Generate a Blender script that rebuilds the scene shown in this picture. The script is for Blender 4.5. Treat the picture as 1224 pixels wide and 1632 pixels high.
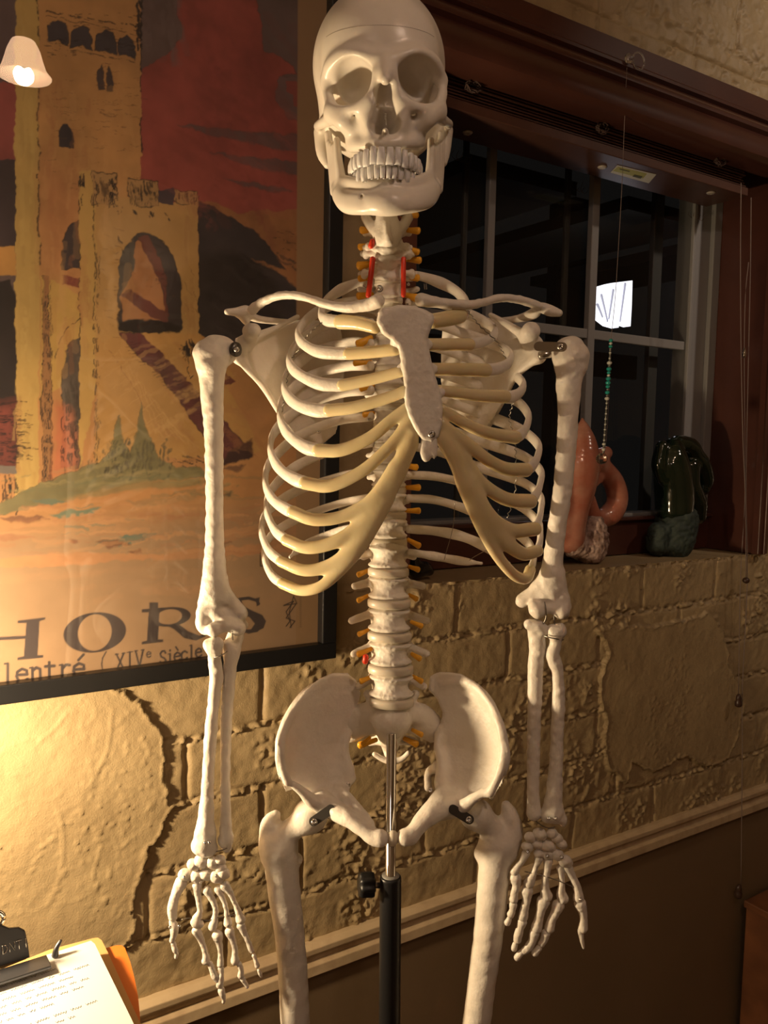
import bpy, math, random
import numpy as np
from mathutils import Vector, Matrix, Euler

for _o in list(bpy.data.objects):
    bpy.data.objects.remove(_o)
scene = bpy.context.scene
COL = scene.collection
random.seed(7)
RNG = np.random.RandomState(11)

# ------------------------------------------------------------------ camera
F = 1330.0
PITCH = math.radians(4.7)
ROLL = math.radians(1.2)
CAMZ = 1.30
cam_d = bpy.data.cameras.new('camera')
cam = bpy.data.objects.new('camera', cam_d)
COL.objects.link(cam)
cam_d.sensor_fit = 'VERTICAL'
cam_d.sensor_height = 36.0
cam_d.sensor_width = 27.0
cam_d.lens = 36.0 * F / 1632.0
cam_d.clip_start = 0.02
Rm = Matrix.Rotation(math.radians(90) - PITCH, 3, 'X') @ Matrix.Rotation(ROLL, 3, 'Z')
cam.matrix_world = Matrix.Translation((0, 0, CAMZ)) @ Rm.to_4x4()
scene.camera = cam
RN = np.array(Rm)
CAMP = np.array([0, 0, CAMZ])

# ------------------------------------------------------------------ world, exposure, lights
scene.view_settings.view_transform = 'Standard'
scene.view_settings.look = 'None'
scene.view_settings.gamma = 1.0
scene.view_settings.exposure = 0.0
scene.view_settings.use_curve_mapping = False
w = bpy.data.worlds.new('night')
scene.world = w
w.use_nodes = True
w.node_tree.nodes['Background'].inputs[0].default_value = (0.55, 0.5, 0.45, 1)
w.node_tree.nodes['Background'].inputs[1].default_value = 0.008

def light(name, kind, loc, power, color, size=0.05, rot=None, size_y=None):
    d = bpy.data.lights.new(name, kind)
    d.energy = power
    d.color = color
    if kind == 'AREA':
        d.size = size
        if size_y:
            d.shape = 'RECTANGLE'; d.size_y = size_y
    else:
        d.shadow_soft_size = size
    o = bpy.data.objects.new(name, d)
    COL.objects.link(o)
    o.location = loc
    if rot: o.rotation_euler = rot
    return o

light('table_lamp_bulb', 'POINT', (-0.62, 0.83, 0.965), 36, (1.0, 0.74, 0.44), 0.035)
light('pendant_bulb', 'POINT', (0.674, -0.098, 2.42), 10.0, (1.0, 0.75, 0.60), 0.03)
_sp = light('ceiling_spot', 'SPOT', (2.3, 1.0, 2.95), 70.0, (1.0, 0.80, 0.62), 0.05,
            rot=Vector((0.18-1.0+.0, 1.35, -0.80)).to_track_quat('-Z', 'Y').to_euler())
_sp.data.spot_size = math.radians(75); _sp.data.spot_blend = 0.9
light('far_room_lamp', 'POINT', (-0.6, -1.7, 2.5), 10.0, (1.0, 0.80, 0.70), 0.20)

# ------------------------------------------------------------------ pixel -> place
def ray(px, py):
    v = np.array([(px - 612.0) / F, (816.0 - py) / F, -1.0])
    return RN @ v
def P(px, py, Y):
    r = ray(px, py)
    return CAMP + r * (Y / r[1])
def mpp(px, py, Y):
    r = ray(px, py)
    return (Y / r[1]) / F
def project(pts):
    q = (np.asarray(pts) - CAMP) @ RN
    d = -q[..., 2]
    return 612 + F * q[..., 0] / d, 816 - F * q[..., 1] / d

PSI = math.radians(56.9)
WD = np.array([math.sin(PSI), math.cos(PSI), 0.0])       # along the wall
WN = np.array([-math.cos(PSI), math.sin(PSI), 0.0])      # away from the room
FZ = -0.35                                              # floor height
DW = 1.25                                                # wall distance
def hit(px, py, off=0.0):
    r = ray(px, py)
    return CAMP + r * ((DW + off) / (r @ WN))
def SZ(px, py, off=0.0):
    p = hit(px, py, off)
    return p @ WD, p[2]
def wp(s, z, off=0.0):
    return WD * s + WN * (DW + off) + np.array([0, 0, z])

# ------------------------------------------------------------------ materials
def mat(name, color, rough=0.5, metal=0.0, spec=0.5, coat=0.0, sss=0.0, emis=None, estr=0.0,
        noise=None, bump=None, trans=0.0, ior=1.45):
    m = bpy.data.materials.new(name)
    m.use_nodes = True
    nt = m.node_tree
    b = nt.nodes['Principled BSDF']
    b.inputs['Base Color'].default_value = (*color, 1)
    b.inputs['Roughness'].default_value = rough
    b.inputs['Metallic'].default_value = metal
    b.inputs['Specular IOR Level'].default_value = spec
    b.inputs['Coat Weight'].default_value = coat
    b.inputs['Coat Roughness'].default_value = 0.12
    b.inputs['IOR'].default_value = ior
    b.inputs['Transmission Weight'].default_value = trans
    if sss:
        b.inputs['Subsurface Weight'].default_value = sss
        b.inputs['Subsurface Radius'].default_value = (1.0, 0.7, 0.4)
        b.inputs['Subsurface Scale'].default_value = 0.006
    if emis:
        b.inputs['Emission Color'].default_value = (*emis, 1)
        b.inputs['Emission Strength'].default_value = estr
    tc = nt.nodes.new('ShaderNodeTexCoord')
    if noise:
        sc, c2, lo, hi = noise
        n = nt.nodes.new('ShaderNodeTexNoise'); n.inputs['Scale'].default_value = sc
        n.inputs['Detail'].default_value = 6
        r = nt.nodes.new('ShaderNodeValToRGB')
        r.color_ramp.elements[0].position = lo; r.color_ramp.elements[0].color = (*color, 1)
        r.color_ramp.elements[1].position = hi; r.color_ramp.elements[1].color = (*c2, 1)
        nt.links.new(tc.outputs['Object'], n.inputs['Vector'])
        nt.links.new(n.outputs['Fac'], r.inputs['Fac'])
        nt.links.new(r.outputs['Color'], b.inputs['Base Color'])
    if bump:
        prev = None
        for sc, st, dist in bump:
            n = nt.nodes.new('ShaderNodeTexNoise'); n.inputs['Scale'].default_value = sc
            n.inputs['Detail'].default_value = 5
            bp = nt.nodes.new('ShaderNodeBump')
            bp.inputs['Strength'].default_value = st
            bp.inputs['Distance'].default_value = dist
            nt.links.new(tc.outputs['Object'], n.inputs['Vector'])
            nt.links.new(n.outputs['Fac'], bp.inputs['Height'])
            if prev: nt.links.new(prev.outputs['Normal'], bp.inputs['Normal'])
            prev = bp
        nt.links.new(prev.outputs['Normal'], b.inputs['Normal'])
    return m

def glass_mat(name, tint=(1, 1, 1), ior=1.5, rough=0.0):
    m = bpy.data.materials.new(name); m.use_nodes = True
    nt = m.node_tree; nt.nodes.clear()
    out = nt.nodes.new('ShaderNodeOutputMaterial')
    mx = nt.nodes.new('ShaderNodeMixShader')
    tr = nt.nodes.new('ShaderNodeBsdfTransparent'); tr.inputs[0].default_value = (*tint, 1)
    gl = nt.nodes.new('ShaderNodeBsdfGlossy'); gl.inputs['Roughness'].default_value = rough
    fr = nt.nodes.new('ShaderNodeFresnel'); fr.inputs[0].default_value = ior
    ge = nt.nodes.new('ShaderNodeNewGeometry')
    inv = nt.nodes.new('ShaderNodeMath'); inv.operation = 'SUBTRACT'; inv.inputs[0].default_value = 1.0
    mul = nt.nodes.new('ShaderNodeMath'); mul.operation = 'MULTIPLY'
    nt.links.new(ge.outputs['Backfacing'], inv.inputs[1]); nt.links.new(inv.outputs[0], mul.inputs[0])
    nt.links.new(fr.outputs[0], mul.inputs[1]); nt.links.new(mul.outputs[0], mx.inputs[0]); nt.links.new(tr.outputs[0], mx.inputs[1])
    nt.links.new(gl.outputs[0], mx.inputs[2]); nt.links.new(mx.outputs[0], out.inputs[0])
    return m

BONE = mat('bone_plastic', (0.77, 0.72, 0.645), 0.42, spec=0.45, sss=0.10,
           noise=(38, (0.71, 0.65, 0.56), 0.45, 0.75), bump=[(55, 0.38, 0.004), (240, 0.32, 0.0015)])
SKULLM = mat('skull_plastic', (0.78, 0.73, 0.65), 0.30, spec=0.5, sss=0.10,
             noise=(30, (0.73, 0.67, 0.58), 0.5, 0.8), bump=[(35, 0.10, 0.004), (200, 0.05, 0.001)])
TOOTHM = mat('tooth_plastic', (0.80, 0.79, 0.78), 0.25, spec=0.5, sss=0.1)
CART = mat('cartilage_plastic', (0.74, 0.64, 0.40), 0.24, spec=0.5, sss=0.55,
           noise=(22, (0.67, 0.55, 0.30), 0.35, 0.75), bump=[(45, 0.18, 0.004)])
DISCM = mat('disc_plastic', (0.62, 0.56, 0.46), 0.35, sss=0.3)
NERVE = mat('nerve_yellow', (0.85, 0.42, 0.03), 0.35)
ARTERY = mat('artery_red', (0.72, 0.05, 0.02), 0.35)
STEEL = mat('steel', (0.62, 0.60, 0.57), 0.25, metal=1.0)
CHROME = mat('chrome', (0.75, 0.74, 0.72), 0.07, metal=1.0)
DARKST = mat('dark_bracket', (0.10, 0.095, 0.09), 0.3, metal=0.7)
BLACKP = mat('black_plastic', (0.012, 0.012, 0.013), 0.38, bump=[(300, 0.05, 0.0005)])
WIRE = mat('wire', (0.30, 0.28, 0.25), 0.3, metal=1.0)

# ------------------------------------------------------------------ object helpers
ORG = {}
def link(o, parent, org):
    ORG[o.name] = np.array(org, float)
    if parent is not None:
        o.parent = parent
        o.location = Vector(np.array(org) - ORG[parent.name])
    else:
        o.location = Vector(org)
    COL.objects.link(o)
    return o
def tag(o, label=None, cat=None, group=None, kind=None):
    if label: o['label'] = label
    if cat: o['category'] = cat
    if group: o['group'] = group
    if kind: o['kind'] = kind
    return o
def empty(name, loc, parent=None):
    o = bpy.data.objects.new(name, None)
    o.empty_display_size = 0.05
    return link(o, parent, loc)
def mesh_obj(name, V, Fc, m, parent=None, smooth=True, org=None):
    V = np.asarray(V, dtype=np.float64)
    if org is None:
        org = (V.min(0) + V.max(0)) / 2
    me = bpy.data.meshes.new(name)
    V2 = (V - np.array(org)).astype(np.float32)
    if isinstance(Fc, np.ndarray):
        nf, k = Fc.shape
        me.vertices.add(len(V2)); me.vertices.foreach_set('co', V2.ravel())
        me.loops.add(nf * k); me.loops.foreach_set('vertex_index', Fc.astype(np.int32).ravel())
        me.polygons.add(nf)
        me.polygons.foreach_set('loop_start', np.arange(0, nf * k, k, dtype=np.int32))
        me.update(calc_edges=True)
    else:
        me.from_pydata([tuple(v) for v in V2], [], Fc)
    if smooth:
        me.polygons.foreach_set('use_smooth', [True] * len(me.polygons))
    me.materials.append(m)
    me.update()
    o = bpy.data.objects.new(name, me)
    return link(o, parent, org)

# ------------------------------------------------------------------ signed-distance sculpting
def smin(a, b, k):
    h = np.maximum(k - np.abs(a - b), 0) / k
    return np.minimum(a, b) - h * h * k * 0.25
def poly_sdf(poly, X, Z):
    d = np.full(np.broadcast(X, Z).shape, 1e9); ins = np.zeros(d.shape, bool)
    n = len(poly)
    for i in range(n):
        x0, z0 = poly[i]; x1, z1 = poly[(i + 1) % n]
        ex, ez = x1 - x0, z1 - z0
        wx, wz = X - x0, Z - z0
        t = np.clip((wx * ex + wz * ez) / (ex * ex + ez * ez + 1e-12), 0, 1)
        d = np.minimum(d, (wx - ex * t) ** 2 + (wz - ez * t) ** 2)
        c = ((z0 > Z) != (z1 > Z)) & (X < (x1 - x0) * (Z - z0) / ((z1 - z0) if z1 != z0 else 1e-12) + x0)
        ins ^= c
    d = np.sqrt(d)
    return np.where(ins, -d, d)

class SDF:
    def __init__(s, res=0.0015, k=0.004):
        s.res = res; s.k = k; s.ops = []
    # everything is stored in metres
    def cap(s, a, b, ra, rb, k=None, op='+', sy=1.0):
        s.ops.append(('cap', np.array(a, float), np.array(b, float), ra, rb, k or s.k, op, sy)); return s
    def ell(s, c, r, k=None, op='+', rot=None):
        s.ops.append(('ell', np.array(c, float), np.array(r, float), rot, None, k or s.k, op, 1.0)); return s
    def plate(s, poly, yf, t, k=None, op='+', rnd=0.003):
        s.ops.append(('plate', poly, yf, t, rnd, k or s.k, op, 1.0)); return s
    # pixel-placed versions
    def chain(s, pts, k=None, op='+', sy=1.0):
        if len(pts) == 1:
            px, py, Y, r = pts[0]; R = r * mpp(px, py, Y)
            return s.ell(P(px, py, Y), (R, R / sy, R), k, op)
        q = np.array([[*P(px, py, Y), r * mpp(px, py, Y)] for px, py, Y, r in pts])
        if len(pts) > 2:
            c = catmull(q, 4); lo_, hi_ = q[:, 3].min(), q[:, 3].max(); c[:, 3] = np.clip(c[:, 3], lo_*.9, hi_); q = c
        s.ops.append(('chn', q[:, :3], q[:, 3], None, None, k or s.k, op, sy)); return s
    def ball(s, px, py, Y, rx, ry=None, rz=None, k=None, op='+', rot=None):
        m = mpp(px, py, Y)
        rz = rx if rz is None else rz
        ry = rx if ry is None else ry
        return s.ell(P(px, py, Y), (rx * m, ry * m, rz * m), k, op, rot)
    def pplate(s, poly, Y0, yf, t, k=None, op='+', rnd=0.003):
        pw = [tuple(P(x, y, Y0)[[0, 2]]) for x, y in poly]
        return s.plate(pw, yf, t, k, op, rnd)
    def bounds(s, o):
        if o[0] == 'cap':
            R = max(o[3], o[4])
            return np.minimum(o[1], o[2]) - R, np.maximum(o[1], o[2]) + R
        if o[0] == 'chn':
            e = np.array([1, 1/min(o[7], 1.0), 1])
            return (o[1]-o[2][:, None]*e).min(0), (o[1]+o[2][:, None]*e).max(0)
        if o[0] == 'ell':
            R = o[2] if o[3] is None else np.full(3, o[2].max())
            return o[1] - R, o[1] + R
        pw = np.array(o[1]); lo2 = pw.min(0); hi2 = pw.max(0)
        xs = np.linspace(lo2[0], hi2[0], 12)[:, None]; zs = np.linspace(lo2[1], hi2[1], 12)[None, :]
        yy = o[2](xs, zs) + np.zeros((12, 12)); t = o[3] if not callable(o[3]) else 0.02
        return np.array([lo2[0], yy.min() - t, lo2[1]]), np.array([hi2[0], yy.max() + t, hi2[1]])
    def build(s, name, m, parent=None, noise=0.0, nscale=60.0):
        h = s.res
        bl = [s.bounds(o) for o in s.ops if o[6] == '+']
        lo = np.min([b[0] for b in bl], 0) - 3 * h - s.k * .3
        hi = np.max([b[1] for b in bl], 0) + 3 * h + s.k * .3
        n = np.ceil((hi - lo) / h).astype(int) + 1
        ax = [lo[i] + h * np.arange(n[i]) for i in range(3)]
        D = np.full(tuple(n), 0.5, np.float32)
        for o in s.ops:
            b0, b1 = s.bounds(o); mg = o[5] + 3 * h
            sl = []
            for i in range(3):
                i0 = max(0, int((b0[i] - mg - lo[i]) / h)); i1 = min(n[i], int((b1[i] + mg - lo[i]) / h) + 2)
                sl.append(slice(i0, max(i1, i0)))
            if any(q.stop <= q.start for q in sl): continue
            X = ax[0][sl[0]][:, None, None]; Y = ax[1][sl[1]][None, :, None]; Z = ax[2][sl[2]][None, None, :]
            if o[0] == 'cap':
                a, b, ra, rb, sy = o[1], o[2], o[3], o[4], o[7]
                ba = b - a; sc = np.array([1, sy, 1]); ba = ba * sc
                px, py, pz = X - a[0], (Y - a[1]) * sy, Z - a[2]
                t = np.clip((px * ba[0] + py * ba[1] + pz * ba[2]) / (ba @ ba + 1e-12), 0, 1)
                d = np.sqrt((px - ba[0] * t) ** 2 + (py - ba[1] * t) ** 2 + (pz - ba[2] * t) ** 2) - (ra + (rb - ra) * t)
            elif o[0] == 'chn':
                sy = o[7]; d = None; sc = np.array([1, sy, 1])
                for a, b, ra, rb in zip(o[1][:-1], o[1][1:], o[2][:-1], o[2][1:]):
                    ba = (b - a)*sc
                    px, py, pz = X - a[0], (Y - a[1]) * sy, Z - a[2]
                    t = np.clip((px * ba[0] + py * ba[1] + pz * ba[2]) / (ba @ ba + 1e-12), 0, 1)
                    e = np.sqrt((px - ba[0] * t) ** 2 + (py - ba[1] * t) ** 2 + (pz - ba[2] * t) ** 2) - (ra + (rb - ra) * t)
                    d = e if d is None else np.minimum(d, e)
            elif o[0] == 'ell':
                c, r, rot = o[1], o[2], o[3]
                x, y, z = X - c[0], Y - c[1], Z - c[2]
                if rot is not None:
                    M = np.array(Euler(rot).to_matrix()).T
                    x, y, z = (M[0, 0] * x + M[0, 1] * y + M[0, 2] * z, M[1, 0] * x + M[1, 1] * y + M[1, 2] * z,
                               M[2, 0] * x + M[2, 1] * y + M[2, 2] * z)
                k0 = np.sqrt((x / r[0]) ** 2 + (y / r[1]) ** 2 + (z / r[2]) ** 2)
                k1 = np.sqrt((x / r[0] ** 2) ** 2 + (y / r[1] ** 2) ** 2 + (z / r[2] ** 2) ** 2) + 1e-9
                d = k0 * (k0 - 1) / k1
            else:
                d2 = poly_sdf(o[1], X[:, 0, :], Z[:, 0, :])[:, None, :]
                t = o[3](X, Z) if callable(o[3]) else o[3]
                dy = np.abs(Y - o[2](X, Z)) - t
                d = -smin(-d2, -dy, o[4])
            cur = D[sl[0], sl[1], sl[2]]
            d = d.astype(np.float32)
            if o[6] == '+': D[sl[0], sl[1], sl[2]] = smin(cur, d, o[5])
            else: D[sl[0], sl[1], sl[2]] = -smin(-cur, d, o[5])
        if noise:
            D += noise * noise3(ax, nscale).astype(np.float32)
        V, Q = nets(D, lo, h)
        return mesh_obj(name, V, Q, m, parent)

def noise3(ax, scale):
    r = RNG.rand(24, 24, 24)
    idx = []
    for a in ax:
        f = a * scale; i = np.floor(f).astype(int); t = f - i; t = t * t * (3 - 2 * t)
        idx.append((i % 24, (i + 1) % 24, t))
    (x0, x1, tx), (y0, y1, ty), (z0, z1, tz) = idx
    tx = tx[:, None, None]; ty = ty[None, :, None]; tz = tz[None, None, :]
    g = lambda a, b, c: r[np.ix_(a, b, c)]
    c00 = g(x0, y0, z0) * (1 - tx) + g(x1, y0, z0) * tx
    c10 = g(x0, y1, z0) * (1 - tx) + g(x1, y1, z0) * tx
    c01 = g(x0, y0, z1) * (1 - tx) + g(x1, y0, z1) * tx
    c11 = g(x0, y1, z1) * (1 - tx) + g(x1, y1, z1) * tx
    return ((c00 * (1 - ty) + c10 * ty) * (1 - tz) + (c01 * (1 - ty) + c11 * ty) * tz) * 2 - 1

CN = [(0,0,0),(1,0,0),(0,1,0),(1,1,0),(0,0,1),(1,0,1),(0,1,1),(1,1,1)]
EDG = [(0,1),(2,3),(4,5),(6,7),(0,2),(1,3),(4,6),(5,7),(0,4),(1,5),(2,6),(3,7)]
def nets(D, lo, h):
    S = D < 0
    a = [S[c[0]:S.shape[0]-1+c[0], c[1]:S.shape[1]-1+c[1], c[2]:S.shape[2]-1+c[2]] for c in CN]
    any_ = a[0].copy(); all_ = a[0].copy()
    for q in a[1:]: any_ |= q; all_ &= q
    act = any_ & ~all_
    I = np.argwhere(act)
    idx = np.full(act.shape, -1, np.int64); idx[act] = np.arange(len(I))
    vals = np.stack([D[I[:,0]+c[0], I[:,1]+c[1], I[:,2]+c[2]] for c in CN], 1).astype(np.float64)
    pos = np.zeros((len(I), 3)); cnt = np.zeros(len(I))
    for i, j in EDG:
        m = (vals[:, i] < 0) != (vals[:, j] < 0)
        t = vals[m, i] / (vals[m, i] - vals[m, j])
        ci = np.array(CN[i]); cj = np.array(CN[j])
        pos[m] += ci + (cj - ci) * t[:, None]; cnt[m] += 1
    V = lo + h * (I + pos / cnt[:, None])
    quads = []
    for axis in range(3):
        u, v = (axis + 1) % 3, (axis + 2) % 3
        s0 = [slice(0, None)] * 3; s1 = [slice(0, None)] * 3
        s0[axis] = slice(0, -1); s1[axis] = slice(1, None)
        ch = S[tuple(s0)] != S[tuple(s1)]
        E = np.argwhere(ch)
        E = E[(E[:, u] > 0) & (E[:, v] > 0) & (E[:, u] < S.shape[u]-1) & (E[:, v] < S.shape[v]-1)]
        neg = S[E[:,0], E[:,1], E[:,2]]
        def cell(du, dv):
            c = E.copy(); c[:, u] += du; c[:, v] += dv
            return idx[c[:,0], c[:,1], c[:,2]]
        q = np.stack([cell(-1,-1), cell(0,-1), cell(0,0), cell(-1,0)], 1)
        q[~neg] = q[~neg][:, ::-1]
        quads.append(q)
    Q = np.concatenate(quads); Q = Q[(Q >= 0).all(1)]
    return V, Q

# ------------------------------------------------------------------ sweeps and solids
def catmull(pts, n=6):
    pts = np.asarray(pts, float)
    p = np.vstack([2*pts[0]-pts[1], pts, 2*pts[-1]-pts[-2]])
    out = []
    for i in range(1, len(p) - 2):
        for t in np.linspace(0, 1, n, endpoint=False):
            t2, t3 = t*t, t*t*t
            out.append(0.5*((2*p[i]) + (-p[i-1]+p[i+1])*t + (2*p[i-1]-5*p[i]+4*p[i+1]-p[i+2])*t2 + (-p[i-1]+3*p[i]-3*p[i+1]+p[i+2])*t3))
    out.append(p[-2])
    return np.array(out)
def sweep(path, ra, rb=None, n=10, up=(0, 0, 1), caps=True):
    """ra: radius across (along 'up'), rb: radius in the thin direction. arrays or scalars"""
    path = np.asarray(path, float); N = len(path)
    ra = np.broadcast_to(np.asarray(ra, float), (N,)).copy()
    rb = ra.copy() if rb is None else np.broadcast_to(np.asarray(rb, float), (N,)).copy()
    if caps:
        t0 = path[0] - path[1]; t0 /= np.linalg.norm(t0) + 1e-12
        t1 = path[-1] - path[-2]; t1 /= np.linalg.norm(t1) + 1e-12
        path = np.vstack([path[0] + t0*rb[0]*.8, path[0] + t0*rb[0]*.5, path, path[-1] + t1*rb[-1]*.5, path[-1] + t1*rb[-1]*.8])
        ra = np.concatenate([[ra[0]*.15, ra[0]*.75], ra, [ra[-1]*.75, ra[-1]*.15]])
        rb = np.concatenate([[rb[0]*.15, rb[0]*.75], rb, [rb[-1]*.75, rb[-1]*.15]])
        N += 4
    T = np.gradient(path, axis=0); T /= np.linalg.norm(T, axis=1)[:, None] + 1e-12
    up = np.asarray(up, float)
    if up.ndim == 1: up = np.broadcast_to(up, (N, 3))
    A = up - (up * T).sum(1)[:, None] * T
    A /= np.linalg.norm(A, axis=1)[:, None] + 1e-9
    B = np.cross(T, A)
    ang = np.linspace(0, 2*math.pi, n, endpoint=False)
    V = path[:, None, :] + A[:, None, :]*(np.cos(ang)[None, :, None]*ra[:, None, None]) + B[:, None, :]*(np.sin(ang)[None, :, None]*rb[:, None, None])
    V = V.reshape(-1, 3)
    Fc = []
    for i in range(N - 1):
        for j in range(n):
            k = (j + 1) % n
            Fc.append((i*n+j, i*n+k, (i+1)*n+k, (i+1)*n+j))
    Fc.append(tuple(range(n - 1, -1, -1))); Fc.append(tuple((N-1)*n + j for j in range(n)))
    return V, Fc
def merge(parts):
    V = []; Fc = []; o = 0
    for v, f in parts:
        V.append(np.asarray(v)); Fc += [tuple(i + o for i in q) for q in f]; o += len(v)
    return np.vstack(V), Fc
def boxvf(c, X, Y, Z):
    """box centred at c with half-extent vectors X, Y, Z"""
    c, X, Y, Z = [np.asarray(q, float) for q in (c, X, Y, Z)]
    V = [c + sx*X + sy*Y + sz*Z for sz in (-1, 1) for sy in (-1, 1) for sx in (-1, 1)]
    Fc = [(0,2,3,1),(4,5,7,6),(0,1,5,4),(2,6,7,3),(0,4,6,2),(1,3,7,5)]
    return np.array(V), Fc
def wbox(s0, s1, z0, z1, o0, o1):
    """box in wall coordinates"""
    c = wp((s0+s1)/2, (z0+z1)/2, (o0+o1)/2)
    return boxvf(c, WD*abs(s1-s0)/2, WN*abs(o1-o0)/2, (0, 0, abs(z1-z0)/2))
def bevel(o, w=0.002, seg=2):
    m = o.modifiers.new('bevel', 'BEVEL'); m.width = w; m.segments = seg; m.limit_method = 'ANGLE'
    return o
def lathe(c, prof, n=20, axis=(0, 0, 1)):
    """prof: list of (radius, height) along the axis from c"""
    axis = np.asarray(axis, float); axis /= np.linalg.norm(axis)
    t = np.array([1, 0, 0]) if abs(axis[0]) < .8 else np.array([0, 1, 0])
    A = np.cross(axis, t); A /= np.linalg.norm(A); B = np.cross(axis, A)
    V = []; Fc = []
    for r, hh in prof:
        for j in range(n):
            a = 2*math.pi*j/n
            V.append(np.asarray(c) + axis*hh + A*(r*math.cos(a)) + B*(r*math.sin(a)))
    for i in range(len(prof)-1):
        for j in range(n):
            k = (j+1) % n
            Fc.append((i*n+j, i*n+k, (i+1)*n+k, (i+1)*n+j))
    Fc.append(tuple(range(n-1, -1, -1))); Fc.append(tuple((len(prof)-1)*n+j for j in range(n)))
    return np.array(V), Fc
def extrude_profile(prof, s0, s1):
    """closed profile of (off, z) extruded along the wall"""
    n = len(prof)
    V = [wp(s0, z, o) for o, z in prof] + [wp(s1, z, o) for o, z in prof]
    Fc = [(i, (i+1) % n, n+(i+1) % n, n+i) for i in range(n)]
    Fc += [tuple(range(n-1, -1, -1)), tuple(range(n, 2*n))]
    return np.array(V), Fc
def screw(px, py, Y, rpx, parent, name='screw', direction=None):
    c = P(px, py, Y); r = rpx*mpp(px, py, Y)
    ax = -ray(px, py) if direction is None else np.array(direction, float)
    ax = ax/np.linalg.norm(ax)
    V, Fc = lathe(c - ax*0.004, [(r*.6, 0), (r*.6, .003), (r, .003), (r, .0042), (r*.75, .0054), (r*.35, .0054), (r*.3, .0042)], 14, ax)
    return mesh_obj(name, V, Fc, STEEL, parent)
def vnoise2(X, Y, scale, seed=0, octv=4):
    rs = np.random.RandomState(seed); out = 0; amp = 1; tot = 0
    for o in range(octv):
        g = rs.rand(64, 64)
        fx, fy = X*scale, Y*scale
        ix, iy = np.floor(fx).astype(int), np.floor(fy).astype(int)
        tx, ty = fx-ix, fy-iy
        tx = tx*tx*(3-2*tx); ty = ty*ty*(3-2*ty)
        a = g[ix % 64, iy % 64]*(1-tx) + g[(ix+1) % 64, iy % 64]*tx
        b = g[ix % 64, (iy+1) % 64]*(1-tx) + g[(ix+1) % 64, (iy+1) % 64]*tx
        out = out + amp*(a*(1-ty) + b*ty); tot += amp; amp *= .5; scale *= 2.03
    return out/tot

# =================================================================== SETTING
LEDGE = 1.039
S_L, S_R = 0.855, 1.935          # window opening
Z_T = 2.10
WALLP = mat('painted_block', (0.40, 0.30, 0.165), 0.5, spec=0.4,
            noise=(9, (0.34, 0.25, 0.135), 0.35, 0.7), bump=[(95, 0.28, 0.003), (420, 0.40, 0.0014)])
WALLUP = WALLP
SHADEDWALL = mat('shaded_wall_brown', (0.20, 0.135, 0.075), 0.6, noise=(3, (0.17, 0.115, 0.062), 0.3, 0.7), bump=[(150, 0.2, 0.001)])  # brown darkened to hold the shade on the wall below the rail
TRIMP = mat('trim_paint', (0.50, 0.38, 0.24), 0.5, noise=(25, (0.40, 0.29, 0.18), 0.45, 0.7), bump=[(60, 0.3, 0.002)])
MAHOG = mat('mahogany', (0.090, 0.032, 0.022), 0.32, spec=0.5, coat=0.25, noise=(6, (0.062, 0.022, 0.016), 0.3, 0.7), bump=[(80, 0.05, 0.001)])
SASH = mat('vinyl_sash', (0.26, 0.255, 0.25), 0.4)
GLASSW = glass_mat('window_glass', ior=1.45)
GLASSP = glass_mat('poster_glass', ior=1.42)

def course_height(Sg, Zg):
    """relief of the painted block wall, metres towards the room"""
    h = np.zeros_like(Sg)
    ws = Sg + (vnoise2(Sg, Zg, 14, 3)-.5)*.014; wz = Zg + (vnoise2(Sg, Zg, 11, 4)-.5)*.014
    CH, BL = 0.106, 0.268
    row = np.floor((LEDGE - wz)/CH).astype(int)
    fz = (LEDGE - wz)/CH - row
    so = (ws - 0.985)/BL + 0.5*(row % 2) + np.where(row > 3, .23, 0)
    fs = so - np.floor(so)
    dz = np.minimum(fz, 1-fz)*CH
    ds = np.minimum(fs, 1-fs)*BL
    lump = vnoise2(Sg, Zg, 70, 5, 3)
    big = vnoise2(Sg, Zg, 7, 6, 3)
    gz = np.exp(-(dz/0.0050)**2); gs = np.exp(-(ds/0.0042)**2)
    h -= 0.0075*gs*(.6+.8*big)
    h += gz*((lump-.5)*.030 - 0.002)
    h -= 0.005*np.exp(-((dz-.006)/.0022)**2)*(lump > .5)
    # slightly different face of each block
    rr = np.sin(row*12.9898 + np.floor(so)*78.233)*43758.5453
    h += ((rr - np.floor(rr))-.5)*.0035
    # squeezed mortar crumbs in bands
    m = np.clip((vnoise2(Sg, Zg, 9, 8, 3)-.55)*7, 0, 1)
    h += m*np.clip(vnoise2(Sg, Zg, 110, 9, 3)-.45, 0, 1)*.022
    h += (vnoise2(Sg, Zg, 45, 10, 4)-.5)*.004
    return h
def px2w(pts):
    return [SZ(x, y) for x, y in pts]
PATCH_L = px2w([(-900, 900), (175, 1085), (205, 1112), (238, 1135), (250, 1165), (263, 1185), (258, 1215), (266, 1245),
                (272, 1285), (258, 1325), (230, 1358), (224, 1400), (212, 1440), (214, 1480), (196, 1510), (120, 1520), (-900, 1620)])
PATCH_R = px2w([(948, 1004), (962, 1022), (967, 1045), (955, 1075), (953, 1110), (966, 1150), (960, 1185), (968, 1222), (985, 1243), (998, 1247),
                (1004, 1215), (1040, 1228), (1060, 1222), (1085, 1205), (1130, 1222), (1160, 1205), (1172, 1175), (1185, 1120),
                (1160, 1060), (1150, 1010), (1126, 975), (1100, 985), (1060, 995), (1010, 998)])
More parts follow.
